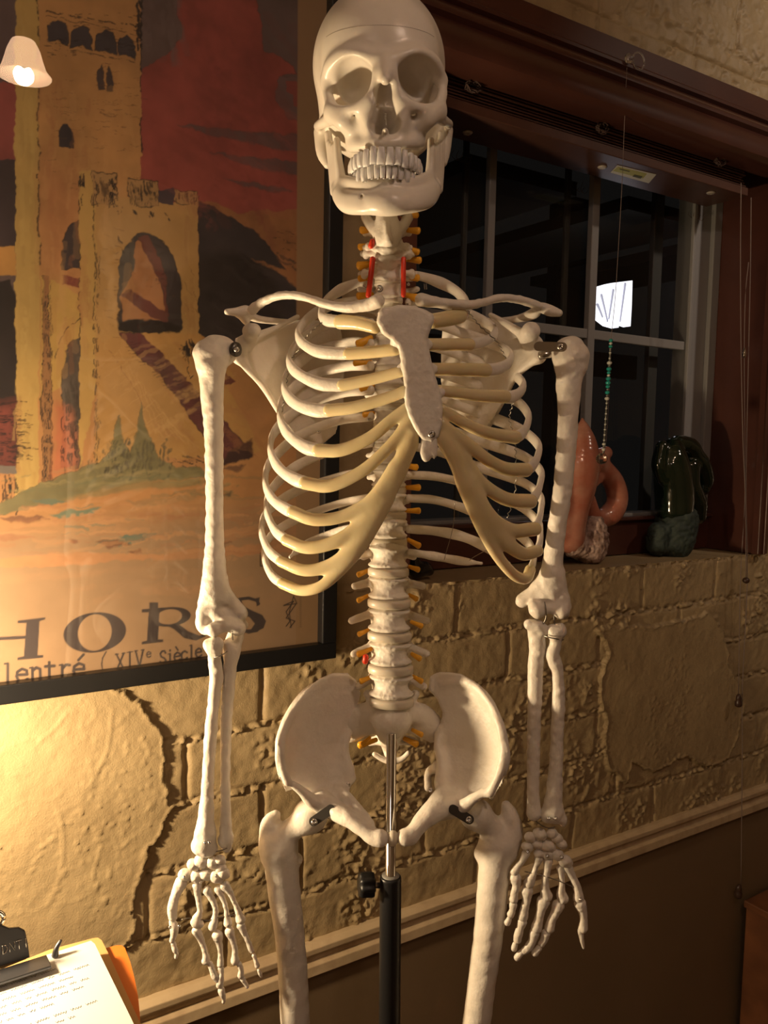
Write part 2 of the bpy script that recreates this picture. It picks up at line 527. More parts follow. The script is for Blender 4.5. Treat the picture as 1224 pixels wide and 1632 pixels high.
def wall_relief(Sg, Zg):
    h = course_height(Sg, Zg)
    wS = Sg + (vnoise2(Sg, Zg, 60, 21, 3)-.5)*.018; wZ = Zg + (vnoise2(Sg, Zg, 45, 22, 3)-.5)*.016
    for poly, base, sd in ((PATCH_L, 0.0065, 31), (PATCH_R, 0.0065, 32)):
        xs = [p[0] for p in poly]; zs = [p[1] for p in poly]
        m = (Sg > min(xs)-.03) & (Sg < max(xs)+.03) & (Zg > min(zs)-.03) & (Zg < max(zs)+.03)
        d = poly_sdf(poly, wS[m], wZ[m])
        a = np.clip(-d/0.0022+.5, 0, 1)
        n = vnoise2(Sg[m], Zg[m], 10, sd, 3); tr = np.abs(vnoise2(Sg[m]*1.0, Zg[m]*1.5, 7, sd+5, 3)-.5)
        top = base + (n-.5)*.0045 + np.clip(1-tr/.008, 0, 1)*.0009 + (vnoise2(Sg[m], Zg[m], 60, sd+7, 3)-.5)*.0014 + np.clip(vnoise2(Sg[m], Zg[m], 150, sd+9, 2)-.66, 0, 1)*.006*np.clip((vnoise2(Sg[m], Zg[m], 9, sd+11, 2)-.45)*6, 0, 1.5) \
            + .0032*np.exp(-(d/.004)**2)
        h[m] = h[m]*(1-a) + top*a
    # thin ridges left by the trowel on the left coat
    for pl in ([(178, 1128), (170, 1190), (150, 1235), (138, 1252)], [(92, 1290), (100, 1340), (92, 1400), (75, 1440)],
               [(105, 1135), (85, 1160), (62, 1178)], [(160, 1345), (150, 1380), (145, 1410)], [(205, 1335), (190, 1350), (180, 1340)],
               [(225, 1175), (235, 1190), (232, 1200)]):
        q = np.array(px2w(pl)); q = catmull(np.c_[q, np.zeros(len(q))], 30)[:, :2]
        m = (Sg > q[:,0].min()-.02) & (Sg < q[:,0].max()+.02) & (Zg > q[:,1].min()-.02) & (Zg < q[:,1].max()+.02)
        dd = np.full(m.sum(), 9.)
        for p in q: dd = np.minimum(dd, (Sg[m]-p[0])**2 + (Zg[m]-p[1])**2)
        h[m] += .0014*np.exp(-dd/.0020**2)
    return h

def relief_wall(name, s0, s1, z0, z1, step, m, fn, kind='structure'):
    ns, nz = int((s1-s0)/step)+1, int((z1-z0)/step)+1
    s = np.linspace(s0, s1, ns); z = np.linspace(z0, z1, nz)
    Sg, Zg = np.meshgrid(s, z, indexing='ij')
    h = fn(Sg, Zg)
    V = Sg[..., None]*WD + (DW - h)[..., None]*WN + Zg[..., None]*np.array([0, 0, 1.])
    idx = np.arange(ns*nz).reshape(ns, nz)
    Q = np.stack([idx[:-1, :-1], idx[1:, :-1], idx[1:, 1:], idx[:-1, 1:]], -1).reshape(-1, 4)
    o = mesh_obj(name, V.reshape(-1, 3), Q, m)
    tag(o, kind=kind)
    return o

Z_TRIM = 0.365
relief_wall('wall_back', -0.35, 2.35, Z_TRIM+.045, LEDGE, 0.0034, WALLP, wall_relief)
def upper_fn(Sg, Zg):
    CH, BL = .150, .30
    h = (vnoise2(Sg, Zg, 40, 51, 4)-.5)*.008
    ws = Sg + (vnoise2(Sg, Zg, 14, 53)-.5)*.012; wz = Zg + (vnoise2(Sg, Zg, 11, 54)-.5)*.012
    zz = (wz - 2.215)/CH; row = np.floor(zz); fz = zz-row; dz = np.minimum(fz, 1-fz)*CH
    so = (ws - 1.463)/BL + .5*(row % 2); fs = so-np.floor(so); ds = np.minimum(fs, 1-fs)*BL
    lump = vnoise2(Sg, Zg, 60, 55, 3)
    h += np.exp(-(dz/.007)**2)*((lump-.5)*.03) - .009*np.exp(-(ds/.004)**2)
    dgroove = np.abs(Zg - 2.172 - (vnoise2(Sg, Zg, 20, 56)-.5)*.004)
    h -= .013*np.exp(-(dgroove/.0025)**2)*(vnoise2(Sg, Zg, 5, 57, 2) > .30)
    h += np.where(Zg < 2.168, .006, 0)
    pits = vnoise2(Sg, Zg, 90, 58, 2)
    h -= np.clip(pits-.66, 0, 1)*.03
    return h
relief_wall('wall_back_upper', S_L-.08, 2.35, 2.125, 2.75, 0.0045, WALLUP, upper_fn)
def plain_fn(Sg, Zg): return course_height(Sg, Zg)
relief_wall('wall_back_left', -0.35, S_L, LEDGE, 2.75, 0.0065, WALLP, plain_fn)
relief_wall('wall_back_right', S_R+.03, 2.35, LEDGE, 2.125, 0.0065, WALLP, plain_fn)
# brick ledge inside the opening
V, Fc = wbox(S_L-.02, S_R+.04, LEDGE-.06, LEDGE-.001, 0.004, 0.30)
sub = mesh_obj('trim_ledge', V, Fc, WALLP, smooth=False); tag(sub, kind='structure'); bevel(sub, .004)
# lower wall and its rail
V, Fc = wbox(-.35, 2.35, FZ, Z_TRIM, -.012, .10)
tag(mesh_obj('wall_back_lower', V, Fc, SHADEDWALL, smooth=False), kind='structure')
prof = [(.02, Z_TRIM+.052), (-.010, Z_TRIM+.052), (-.020, Z_TRIM+.046), (-.020, Z_TRIM+.036), (-.012, Z_TRIM+.030), (-.012, Z_TRIM+.020),
        (-.022, Z_TRIM+.016), (-.024, Z_TRIM-.002), (.02, Z_TRIM-.002)]
V, Fc = extrude_profile(prof, -.35, 2.35)
tag(bevel(mesh_obj('trim_rail', V, Fc, TRIMP, smooth=False), .0015), kind='structure')
# floor
FLOORM = mat('floor_boards', (0.16, 0.10, 0.06), 0.5, noise=(4, (0.11, 0.07, 0.04), 0.3, 0.7))
ROOMP = mat('cream_wall', (0.42, 0.33, 0.22), 0.7)
RS0, RS1, RN0, CEIL = -1.7, 3.4, -4.3, 3.15
def slab(name, s0, s1, z0, z1, o0, o1, m):
    V, Fc = wbox(s0, s1, z0, z1, o0, o1)
    tag(mesh_obj(name, V, Fc, m, smooth=False), kind='structure')
slab('floor', RS0, RS1, FZ-.05, FZ, RN0, .10, FLOORM)
slab('ceiling', RS0, RS1, CEIL, CEIL+.05, RN0, .30, ROOMP)
slab('wall_front', RS0, RS1, FZ, CEIL, RN0-.06, RN0, ROOMP)
slab('wall_left', RS0-.06, RS0, FZ, CEIL, RN0, .06, ROOMP)
slab('wall_right', RS1, RS1+.06, FZ, CEIL, RN0, .06, ROOMP)
slab('wall_back_far_left', RS0, -.345, FZ, CEIL, 0, .06, WALLP)
slab('wall_back_far_right', 2.345, RS1, FZ, CEIL, 0, .06, WALLP)
slab('wall_back_top', -.35, 2.35, 2.745, CEIL, 0, .06, WALLP)

# ---- window
def wpart(name, s0, s1, z0, z1, o0, o1, m, kind='structure', bev=.002, parent=None):
    V, Fc = wbox(s0, s1, z0, z1, o0, o1)
    o = mesh_obj(name, V, Fc, m, parent, smooth=False)
    if bev: bevel(o, bev)
    if kind: tag(o, kind=kind)
    return o
OG = 0.155
wroot = empty('window_1', wp((S_L+S_R)/2, LEDGE, OG)); tag(wroot, kind='structure')
def wjoin(name, boxes, m, parent, bev=.002):
    V, Fc = merge([wbox(*b) for b in boxes])
    o = mesh_obj(name, V, Fc, m, parent, smooth=False)
    if bev: bevel(o, bev)
    return o
GZ0, GZ1 = 1.137, 1.99
wjoin('jamb', [(S_R, S_R+.05, LEDGE, Z_T, -.002, .26), (S_L-.05, S_L, LEDGE, Z_T, -.002, .26),
               (S_L, S_R, Z_T-.03, Z_T, .0, .26)], MAHOG, wroot)
wjoin('casing', [(S_R-.012, S_R+.028, LEDGE+.002, Z_T, -.022, -.001), (S_L-.06, S_L+.004, LEDGE+.002, Z_T, -.022, -.001),
                 (S_R+.004, S_R+.012, LEDGE+.002, Z_T, -.028, -.020)], MAHOG, wroot)
wjoin('sill_board', [(S_L, S_R, LEDGE+.001, GZ0-.006, OG-.02, OG+.04), (S_L, S_R, GZ0-.012, GZ0-.003, OG-.034, OG+.01),
                     (1.476, 1.50, LEDGE+.001, GZ0-.012, OG-.028, OG)], MAHOG, wroot)
SM = 1.487
wjoin('sash_frame', [(1.830, 1.905, GZ0-.005, 2.0, OG-.004, OG+.04), (1.905, S_R, GZ0-.005, 1.985, OG-.016, OG+.03),
                     (1.830, 1.842, GZ0-.005, 2.0, OG-.010, OG+.04),
                     (S_L, S_L+.03, GZ0-.005, 2.0, OG-.004, OG+.04), (S_L, S_R, GZ0-.006, GZ0+.004, OG-.012, OG+.04),
                     (S_L, S_R, 1.985, 2.02, OG-.004, OG+.04)], SASH, wroot)
wjoin('muntin', [(1.176-.011, 1.176+.008, GZ0, 1.99, OG, OG+.014)], SASH, wroot)
wjoin('muntin', [(SM-.013, SM+.010, GZ0, 1.99, OG-.002, OG+.014)], SASH, wroot)
wjoin('muntin', [(1.0, 1.83, 1.566-.011, 1.566+.011, OG+.001, OG+.013)], SASH, wroot)
wjoin('window_pane', [(S_L+.02, 1.84, GZ0, 1.99, OG+.016, OG+.020)], GLASSW, wroot, bev=0)
OUTF = mat('outer_frame', (0.045, 0.048, 0.045), 0.6)
wjoin('storm_frame', [(1.765, 1.80, GZ0, 2.0, OG+.06, OG+.075), (1.45, 1.465, GZ0, 2.0, OG+.06, OG+.07), (1.145, 1.157, GZ0, 2.0, OG+.06, OG+.07)], OUTF, wroot)

# crown moulding above the window
cr = [(.02, 2.132), (-.012, 2.132), (-.020, 2.126), (-.022, 2.088), (-.028, 2.082), (-.034, 2.078), (-.034, 2.072), (-.026, 2.068),
      (-.046, 2.052), (-.052, 2.044), (-.052, 2.036), (-.044, 2.030), (-.052, 2.020), (-.062, 2.000), (-.066, 1.985), (-.064, 1.972), (-.056, 1.966), (-.046, 1.962), (.0, 1.962), (.02, 1.97)]
V, Fc = extrude_profile(cr, S_L-.05, 1.905)
o = mesh_obj('trim_crown', V, Fc, MAHOG, smooth=False); tag(o, kind='structure')
o.data.polygons.foreach_set('use_smooth', [True]*len(o.data.polygons))
m_ = o.modifiers.new('es', 'EDGE_SPLIT'); m_.split_angle = math.radians(38)

# ---- raised blind inside the opening: bottom rail, stack of slats, plugs, sticker, ladder strings, cords
bl = empty('window_blind', wp(1.4, 1.92, .05))
tag(bl, 'dark brown wooden slat blind pulled all the way up above the window panes', 'blind')
BS0, BS1 = S_L+.01, 1.832
SLAT = mat('blind_slat', (0.10, 0.045, 0.032), 0.38, spec=0.4, noise=(8, (0.07, 0.03, 0.02), .3, .7))
def bpart(name, b, m, parent=bl, bev=.0015):
    V, Fc = wbox(*b); o = mesh_obj(name, V, Fc, m, parent, smooth=False)
    if bev: bevel(o, bev)
    return o
rail = bpart('bottom_rail', (BS0, BS1, 1.906, 1.925, 0.0, .115), SLAT)
for i in range(13):
    z = 1.9275 + i*.0062
    so = (i*37 % 7)*.0006
    V, Fc = wbox(BS0, BS1-.004-so*3, z, z+.0028, .004+so, .112)
    mesh_obj('slat', V, Fc, SLAT, bl, smooth=False)
bpart('head_rail', (BS0, BS1, 2.012, 2.060, .002, .110), SLAT)
PLUG = mat('plug_plastic', (0.45, 0.40, 0.35), 0.35)
for px, py in ((745, 211), (960, 266), (1133, 307)):
    s, z = SZ(px, py, .05)
    # on the underside of the rail: find where the ray meets z = 1.905
    r = ray(px, py); c = CAMP + r*((1.9055-CAMZ)/r[2])
    V, Fc = lathe(c + [0, 0, .001], [(.0035, 0), (.0095, .000), (.0105, .0015), (.008, .004), (.003, .0045), (.0025, .003)], 16, (0, 0, -1))
    mesh_obj('plug', V, Fc, PLUG, bl)
def under(px, py, z=1.9052):
    r = ray(px, py); return CAMP + r*((z-CAMZ)/r[2])
STW = mat('sticker_white', (0.62, 0.60, 0.52), 0.5); STY = mat('sticker_yellow', (0.42, 0.40, 0.04), 0.5); STD = mat('sticker_print', (0.10, 0.10, 0.03), 0.6)
def quad_under(name, pts, m, z, parent):
    q = np.array([under(x, y, 1.9055) for x, y in pts]); q[:, 2] = z
    V = np.vstack([q, q + [0, 0, .0005]])
    return mesh_obj(name, V, [(0,1,2,3),(7,6,5,4),(0,4,5,1),(1,5,6,2),(2,6,7,3),(3,7,4,0)], m, parent, smooth=False)
st = quad_under('sticker', [(984, 263), (1046, 278), (1034, 292), (973, 275)], STW, 1.9052, bl)
quad_under('sticker_band', [(985, 265.5), (1031, 276.5), (1025, 284), (977, 272)], STY, 1.9047, st)
quad_under('sticker_print', [(1011, 277.5), (1024, 280.5), (1021, 284), (1008, 280.5)], STD, 1.9043, st)
quad_under('sticker_print', [(988, 268.0), (1004, 272), (1003, 273.3), (987, 269.3)], STD, 1.9043, st)
CORDM = mat('blind_cord', (0.09, 0.055, 0.045), 0.6)
CORDL = mat('lift_cord', (0.20, 0.15, 0.13), 0.5)
def tube(name, pts, r, m, parent=None, n=8, sm=5):
    V, Fc = sweep(catmull(pts, sm) if sm else np.array(pts), r, n=n, caps=False)
    return mesh_obj(name, V, Fc, m, parent)
def tangle(px, py, seed, off=-.004, n=7, R=.014):
    rs = np.random.RandomState(seed); parts = []
    c = hit(px, py, off)
    for k in range(n):
        th = rs.rand()*6.28; q = []
        for t in np.linspace(0, 5.5, 12):
            q.append(c + WD*(math.cos(t+th)*R*(1+.7*rs.rand())) + np.array([0, 0, 1])*(math.sin(t+th)*R*(.5+.6*rs.rand())) + WN*(rs.rand()-.5)*.012 - WN*.004)
        parts.append(sweep(catmull(q, 3), .0008, n=5, caps=False))
    return parts
for i, (px, py) in enumerate(((958, 205), (1146, 258), (752, 140))):
    V, Fc = merge(tangle(px, py, 60+i, -.012 if i == 1 else .0, 8, .011))
    mesh_obj('ladder_string', V, Fc, CORDM, bl)
loops = []
for (px, py, seed) in ((735, 240, 5), (925, 290, 6), (1112, 335, 7)):
    rs = np.random.RandomState(seed)
    for k in range(3):
        a = under(px-12+8*k, py, 1.905); q = [a, a+[-.004, 0, -.010-.004*k], a+WD*.010+[0, 0, -.018-.003*k], a+WD*.022+[0, 0, -.008]]
        loops.append(sweep(catmull(q, 4), .0005, n=5, caps=False))
for V, Fc in loops: mesh_obj('ladder_string', V, Fc, CORDM, bl)

# lift cords with tassels, hanging at the right of the window
lc = empty('blind_cord', hit(1183, 900, -.03))
tag(lc, 'dark cords hanging from the blind at the right edge of the window with small tassels', 'cord')
def cordpts(pp, off=-.03): return [hit(x, y, off) for x, y in pp]
tube('cord', cordpts([(1181, 292), (1180, 420), (1181, 560), (1184, 700), (1188, 800), (1189, 925)]), .0011, CORDL, lc)
tube('cord', cordpts([(1197, 315), (1196, 420), (1193, 560), (1190, 700), (1189, 800), (1191, 925), (1183, 1100), (1183, 1200), (1181, 1412)]), .0011, CORDL, lc)
tube('cord', cordpts([(1193, 418), (1188, 470), (1186, 560), (1187, 700), (1187, 800), (1180, 925), (1177, 1105)]), .0010, CORDL, lc)
TASS = mat('tassel_wood', (0.05, 0.026, 0.018), 0.35)
def tassel(px, py, k, off=-.03):
    c = hit(px, py, off)
    V, Fc = lathe(c - [0, 0, .014*k], [(.006*k, 0), (.0075*k, .003*k), (.0078*k, .010*k), (.0055*k, .014*k), (.0065*k, .017*k), (.005*k, .024*k), (.002*k, .028*k)], 14)
    return mesh_obj('tassel', V, Fc, TASS, lc)
tassel(1177, 1116, 1.15); tassel(1177, 1420, 1.25)
V, Fc = lathe(hit(1189, 925, -.03), [(.001, -.008), (.007, -.005), (.0095, 0), (.007, .005), (.001, .008)], 14)
mesh_obj('cord_bead', V, Fc, TASS, lc)
V, Fc = lathe(hit(1186, 563, -.032), [(.001, -.012), (.004, -.008), (.0045, .002), (.002, .012)], 12)
mesh_obj('cord_clip', V, Fc, CHROME, lc)

# ---- crystal / bead string hung from a clear ring hook
CLEAR = mat('clear_plastic', (0.9, 0.9, 0.9), 0.05, trans=0.9, ior=1.45)
hk = empty('ring_hook', hit(1015, 97, -.045))
tag(hk, 'clear plastic ring hook stuck on the brown crown moulding', 'hook')
rp = [hit(1018, 97, -.050) + (WD*math.cos(a) - WN*.0*math.sin(a) + np.array([0, 0, 1])*math.sin(a))*.0165 for a in np.linspace(0, 2*math.pi, 25)]
V, Fc = sweep(rp, .0018, n=8, caps=False); mesh_obj('ring', V, Fc, CLEAR, hk)
V, Fc = lathe(hit(1000, 94, -.036), [(.009, 0), (.010, .004), (.006, .007), (.004, .012), (.001, .013)], 16, -WN)
mesh_obj('suction_cup', V, Fc, CLEAR, hk)
bs = empty('bead_string', hit(975, 600, -.05))
tag(bs, 'thread of teal and clear beads with a crystal ball hanging before the window', 'bead string')
OB = -.052
tube('thread', [hit(x, y, OB) for x, y in ((999, 108), (995, 200), (991, 300), (984, 420), (980, 480), (974, 538))], .0006, CORDL, bs, n=6)
tube('thread', [hit(x, y, OB) for x, y in ((974, 538), (971, 620), (966, 700), (961, 730))], .0006, CORDL, bs, n=6)
TEAL = mat('teal_bead', (0.02, 0.30, 0.25), 0.12, coat=.5); CLB = mat('glass_bead', (0.55, 0.55, 0.48), 0.1, spec=.8, coat=.5); SLV = mat('silver_bead', (0.30, 0.30, 0.26), 0.25, metal=.7)
yy = 540
rsb = np.random.RandomState(3)
bead_seq = [(TEAL,3.8),(CLB,3.2),(TEAL,3.6),(SLV,2.2),(SLV,2.2),(CLB,2.4),(SLV,2),(SLV,2),(CLB,2.2),(SLV,2),(CLB,4.6),(SLV,2.4),(TEAL,4.6),(TEAL,3.6),(CLB,3),
            (TEAL,4.6),(TEAL,4.8),(TEAL,4),(SLV,2.6),(TEAL,4.4),(SLV,2.6),(CLB,4.4)] + [(SLV,2.0),(CLB,2.2),(SLV,1.9)]*8 + [(CLB,3.4),(SLV,2.6),(CLB,3.6),(SLV,2.2)]
tot = sum(b[1]*2 for b in bead_seq); kf = (722-540)/tot
for m_, r_ in bead_seq:
    rr = r_*kf; yc = yy + rr; xc = 974 + (961-974)*(yc-538)/(730-538)
    c = hit(xc, yc, OB); R = rr*np.linalg.norm(c-CAMP)/F*.95; Rx = max(R, r_*.00115)
    V, Fc = lathe(c, [(.0004, -R), (Rx*.7, -R*.75), (Rx, -R*.2), (Rx, R*.2), (Rx*.7, R*.75), (.0004, R)], 10)
    mesh_obj('bead', V, Fc, m_, bs)
    yy += 2*rr
c = hit(959, 731, OB)
V, Fc = lathe(c, [(.001, -.012), (.007, -.010), (.011, -.005), (.012, 0), (.011, .005), (.007, .010), (.001, .012)], 8)
o = mesh_obj('crystal_ball', V, Fc, mat('crystal', (0.9, 0.88, 0.8), 0.02, trans=1.0, ior=1.6), bs, smooth=False)

# ---- outdoors seen through the panes: dark porch roof, post, and a glowing cutout standing in for a shade reflected in the glass
NIGHT = mat('porch_boards', (0.055, 0.052, 0.042), 0.8)
pr = empty('porch_roof', wp(2.0, 1.9, 1.2)); tag(pr, 'dark porch roof boards outside beyond the window panes', 'roof')
V, Fc = merge([boxvf(wp(1.0+.62*i, 2.05, 1.1), WD*.20, WN*.55 + np.array([0, 0, .0]), (0, 0, .02)) for i in range(4)])
mesh_obj('roof_board', V, Fc, NIGHT, pr, smooth=False)
V, Fc = boxvf(wp(1.9, 1.72, 1.75), WD*1.6, WN*.02, (0, 0, .06)); mesh_obj('beam', V, Fc, NIGHT, pr, smooth=False)
V, Fc = boxvf(wp(2.75, 1.2, 1.5), WD*.10, WN*.03, (0, 0, 1.2)); mesh_obj('post', V, Fc, NIGHT, pr, smooth=False)
GLOW = mat('reflection_glow', (0.9, 0.9, 0.92), 0.5, emis=(0.93, 0.93, 1.0), estr=1.6)
GLOW2 = mat('reflection_fold', (0.5, 0.5, 0.55), 0.5, emis=(0.7, 0.7, 0.85), estr=.55)
OL = .60
sh = empty('pane_reflection', hit(982, 488, OL)); tag(sh, 'glowing white cutout outside the window standing in for a pleated lamp shade reflected in the pane', 'lamp')
pp = [(951, 458), (975, 451), (1008, 447), (1007, 485), (1005, 520), (993, 516), (987, 514), (986, 522), (972, 518), (958, 507), (952, 498), (950, 478)]
q = [hit(x, y, OL) for x, y in pp]
n_ = len(q); V = np.array(q + [p + WN*.03 for p in q])
Fc = [tuple(range(n_)), tuple(range(2*n_-1, n_-1, -1))] + [(i, n_+i, n_+(i+1) % n_, (i+1) % n_) for i in range(n_)]
mesh_obj('reflected_shade', V, Fc, GLOW, sh, smooth=False)
for a_, b_ in (((958, 470), (968, 512)), ((977, 462), (970, 508)), ((996, 452), (988, 512)), ((952, 485), (960, 505))):
    V, Fc = sweep([hit(*a_, OL-.002), hit(*b_, OL-.002)], [.0045, .003], n=6)
    mesh_obj('pleat', V, Fc, GLOW2, sh)

# ---- things on the ledge
def on_ledge(px, off):
    """x position seen at px, standing on the ledge at a distance behind the wall face"""
    p = hit(px, 860, off); return np.array([p[0], p[1], LEDGE])
ROSE = mat('rose_stone', (0.36, 0.12, 0.075), 0.22, spec=.5, coat=.4, noise=(16, (0.46, 0.23, 0.16), 0.42, 0.68), sss=.1)
ROSEB = mat('rough_stone_base', (0.42, 0.30, 0.25), 0.75, noise=(60, (0.20, 0.12, 0.09), .45, .6), bump=[(120, .6, .003)])
OFS = .075
def YO(px, off=OFS): return hit(px, 800, off)[1]
def sp(pts, off=OFS): return [(x, y, YO(x, off), r) for x, y, r in pts]
rz = empty('stone_bird_sculpture', on_ledge(930, OFS))
tag(rz, 'polished reddish stone sculpture with a pointed top and looped arm on a rough base', 'sculpture')
g = SDF(.0016, .008)
g.chain(sp([(928, 668, 2), (929, 686, 12), (927, 712, 25), (923, 742, 33), (920, 775, 30), (916, 800, 26), (910, 830, 25), (908, 858, 24)]), sy=1.1)
g.chain(sp([(904, 755, 14), (896, 800, 18), (894, 850, 16)]), sy=1.1)
g.chain(sp([(948, 735, 20), (965, 722, 11)]), k=.01)
g.chain(sp([(958, 745, 17), (977, 768, 17), (984, 795, 17), (974, 818, 18), (955, 828, 14)]), k=.008, sy=1.1)
g.chain(sp([(940, 795, 9), (945, 818, 12), (955, 828, 12)]), k=.008)
g.chain(sp([(918, 790, 12), (938, 776, 10), (950, 762, 12)]), k=.008)
g.chain(sp([(955, 790, 9), (948, 768, 4)], -.02) , k=.004, op='-')
g.chain(sp([(954, 795, 11), (950, 775, 9)]), k=.004, op='-')
g.chain(sp([(954, 795, 11), (950, 775, 9)], .10), k=.004, op='-')
g.build('carved_figure', ROSE, rz)
g = SDF(.0018, .01)
g.chain(sp([(945, 838, 20), (946, 862, 24), (942, 876, 24)]), sy=1.0).chain(sp([(915, 868, 20), (942, 880, 16)]))
g.build('rough_base', ROSEB, rz, noise=.003, nscale=160)
GRN = mat('green_stone', (0.006, 0.013, 0.007), 0.10, spec=.6, coat=.6)
GRNB = mat('green_stone_base', (0.035, 0.05, 0.04), 0.7, noise=(40, (0.02, 0.03, 0.025), .4, .6), bump=[(90, .6, .003)])
gz = empty('green_stone_sculpture', on_ledge(1080, .085))
tag(gz, 'polished dark green stone sculpture of a torso on a dull round base', 'sculpture')
g = SDF(.0017, .008)
O2 = .085
g.chain(sp([(1072, 712, 14), (1070, 735, 26), (1073, 765, 30), (1075, 795, 30), (1075, 812, 30)], O2))
g.chain(sp([(1080, 706, 13), (1098, 712, 15), (1108, 728, 15), (1118, 745, 16), (1124, 765, 13), (1122, 780, 9)], O2), k=.006)
g.chain(sp([(1100, 745, 16), (1098, 775, 18), (1108, 800, 18), (1112, 822, 14)], O2), k=.007)
g.chain(sp([(1055, 712, 10), (1050, 740, 12), (1056, 760, 12)], O2), k=.007)
g.ball(1088, 765, YO(1088, O2)-.022, 14, k=.006).ball(1070, 742, YO(1070, O2)-.02, 13, k=.006)
g.build('carved_figure', GRN, gz, noise=.0012, nscale=45)
g = SDF(.0018, .01)
g.chain(sp([(1078, 832, 34), (1074, 856, 33), (1072, 866, 30)], O2)).chain(sp([(1050, 850, 18), (1048, 868, 18)], O2))
g.build('rough_base', GRNB, gz, noise=.003, nscale=120)
g = SDF(.0016, .006)
O3 = .05
g.chain(sp([(664, 910, 13), (676, 906, 12), (684, 910, 8)], O3)).chain(sp([(662, 896, 9), (668, 905, 10)], O3))
o = g.build('black_stone', mat('black_polish', (0.012, 0.011, 0.010), .08, coat=.6))
tag(o, 'small shiny black carved stone on the window ledge behind the spine', 'stone')

# ---- wooden cabinet in the right corner
wc = empty('wooden_cabinet', hit(1186, 1434, -.15)*np.array([1, 1, 0]) + [0, 0, FZ])
CABM = mat('cabinet_wood', (0.22, 0.085, 0.035), 0.45, noise=(10, (0.13, 0.05, 0.022), .35, .65))
CABD = mat('cabinet_side', (0.035, 0.030, 0.030), 0.6)
ce = hit(1186, 1434, -.03); zt = ce[2]
def cbx(name, u0, u1, v0, v1, z0, z1, m):
    V, Fc = boxvf(np.array([*(ce + WD*(u0+u1)/2 + WN*(v0+v1)/2)[:2], (z0+z1)/2]), WD*(u1-u0)/2, WN*(v1-v0)/2, (0, 0, (z1-z0)/2))
    bevel(mesh_obj(name, V, Fc, m, wc, smooth=False), .003)
cbx('body', .004, .40, -.27, -.004, FZ, zt-.02, CABM)
cbx('top_board', -.002, .41, -.276, 0, zt-.0195, zt, CABM)
tag(wc, 'reddish brown wooden box cabinet in the lower right corner against the wall', 'cabinet')

# =================================================================== FRAMED POSTER
FM = mat('black_frame', (0.010, 0.010, 0.011), 0.33, spec=.5)
PS0, PS1, PZ0, PZ1 = -.26, .702, .932, 2.28
BW = .0275
pf = empty('framed_poster', wp((PS0+PS1)/2, PZ0, 0))
tag(pf, 'large framed poster of a castle bridge tower under a red sky in a black frame', 'framed poster')
for nm, b in (('frame_bar', (PS0, PS1, PZ0, PZ0+BW)), ('frame_bar', (PS0, PS1, PZ1-BW, PZ1)), ('frame_bar', (PS0, PS0+BW, PZ0+BW, PZ1-BW)), ('frame_bar', (PS1-BW, PS1, PZ0+BW, PZ1-BW))):
    V, Fc = wbox(*b, -.034, -.008); bevel(mesh_obj(nm, V, Fc, FM, pf, smooth=False), .002)
V, Fc = wbox(PS0+.004, PS1-.004, PZ0+.004, PZ1-.004, -.0145, -.009)
mesh_obj('backing_board', V, Fc, mat('backing', (.2, .15, .1), .8), pf, smooth=False)
V, Fc = wbox(PS0+BW-.003, PS1-BW+.003, PZ0+BW-.003, PZ1-BW+.003, -.0285, -.0265)
mesh_obj('glass_pane', V, Fc, GLASSP, pf, smooth=False)

POFF = -.0155
sg = np.concatenate([np.linspace(PS0+BW-.004, .09, 44, endpoint=False), np.arange(.09, PS1-BW+.004, .00125)])
zg = np.concatenate([np.arange(PZ0+BW-.004, 2.06, .00125), np.linspace(2.06, PZ1-BW+.004, 24)[1:]])
SG, ZG = np.meshgrid(sg, zg, indexing='ij')
PV = SG[..., None]*WD + WN*(DW+POFF) + ZG[..., None]*np.array([0, 0, 1.])
VX, VY = project(PV.reshape(-1, 3))
NV = len(VX)
n1 = vnoise2(SG, ZG, 18, 71, 5).ravel(); n2 = vnoise2(SG, ZG, 60, 72, 4).ravel(); n3 = vnoise2(SG, ZG, 160, 73, 3).ravel(); n4 = vnoise2(SG, ZG, 4, 74, 3).ravel()
WX = VX + (n2-.5)*9 + (n3-.5)*4; WY = VY + (vnoise2(SG, ZG, 60, 75, 4).ravel()-.5)*9 + (vnoise2(SG, ZG, 160, 76, 3).ravel()-.5)*4
C = np.zeros((NV, 3))
def lin(c):
    c = np.array(c, float)/255.; return np.where(c <= .04045, c/12.92, ((c+.055)/1.055)**2.4)
def paint(mask, a, col, vary=.0):
    c = lin(col)[None, :]*(1 + vary*((n1[mask]-.5)*2.2 + (n2[mask]-.5)*1.2))[:, None]
    C[mask] = C[mask]*(1-a[:, None]) + c*a[:, None]
def poly(pts, col, vary=.25, soft=1.5, alpha=1.0, wob=True, outline=None, ow=1.4, tex=0):
    X, Y = (WX, WY) if wob else (VX, VY)
    xs = [p[0] for p in pts]; ys = [p[1] for p in pts]
    m = np.flatnonzero((X > min(xs)-8) & (X < max(xs)+8) & (Y > min(ys)-8) & (Y < max(ys)+8))
    if not len(m): return
    d = poly_sdf(pts, X[m], Y[m])
    a = np.clip(.5 - d/soft, 0, 1)*alpha
    if tex: a = a*np.clip((n3[m]-tex)*6+.5, 0, 1)
    paint(m, a, col, vary)
    if outline is not None:
        b = np.clip((ow - np.abs(d))/1.2, 0, 1)*np.clip((n2[m]-.35)*5, .15, 1)*.85
        paint(m, b, outline, 0)
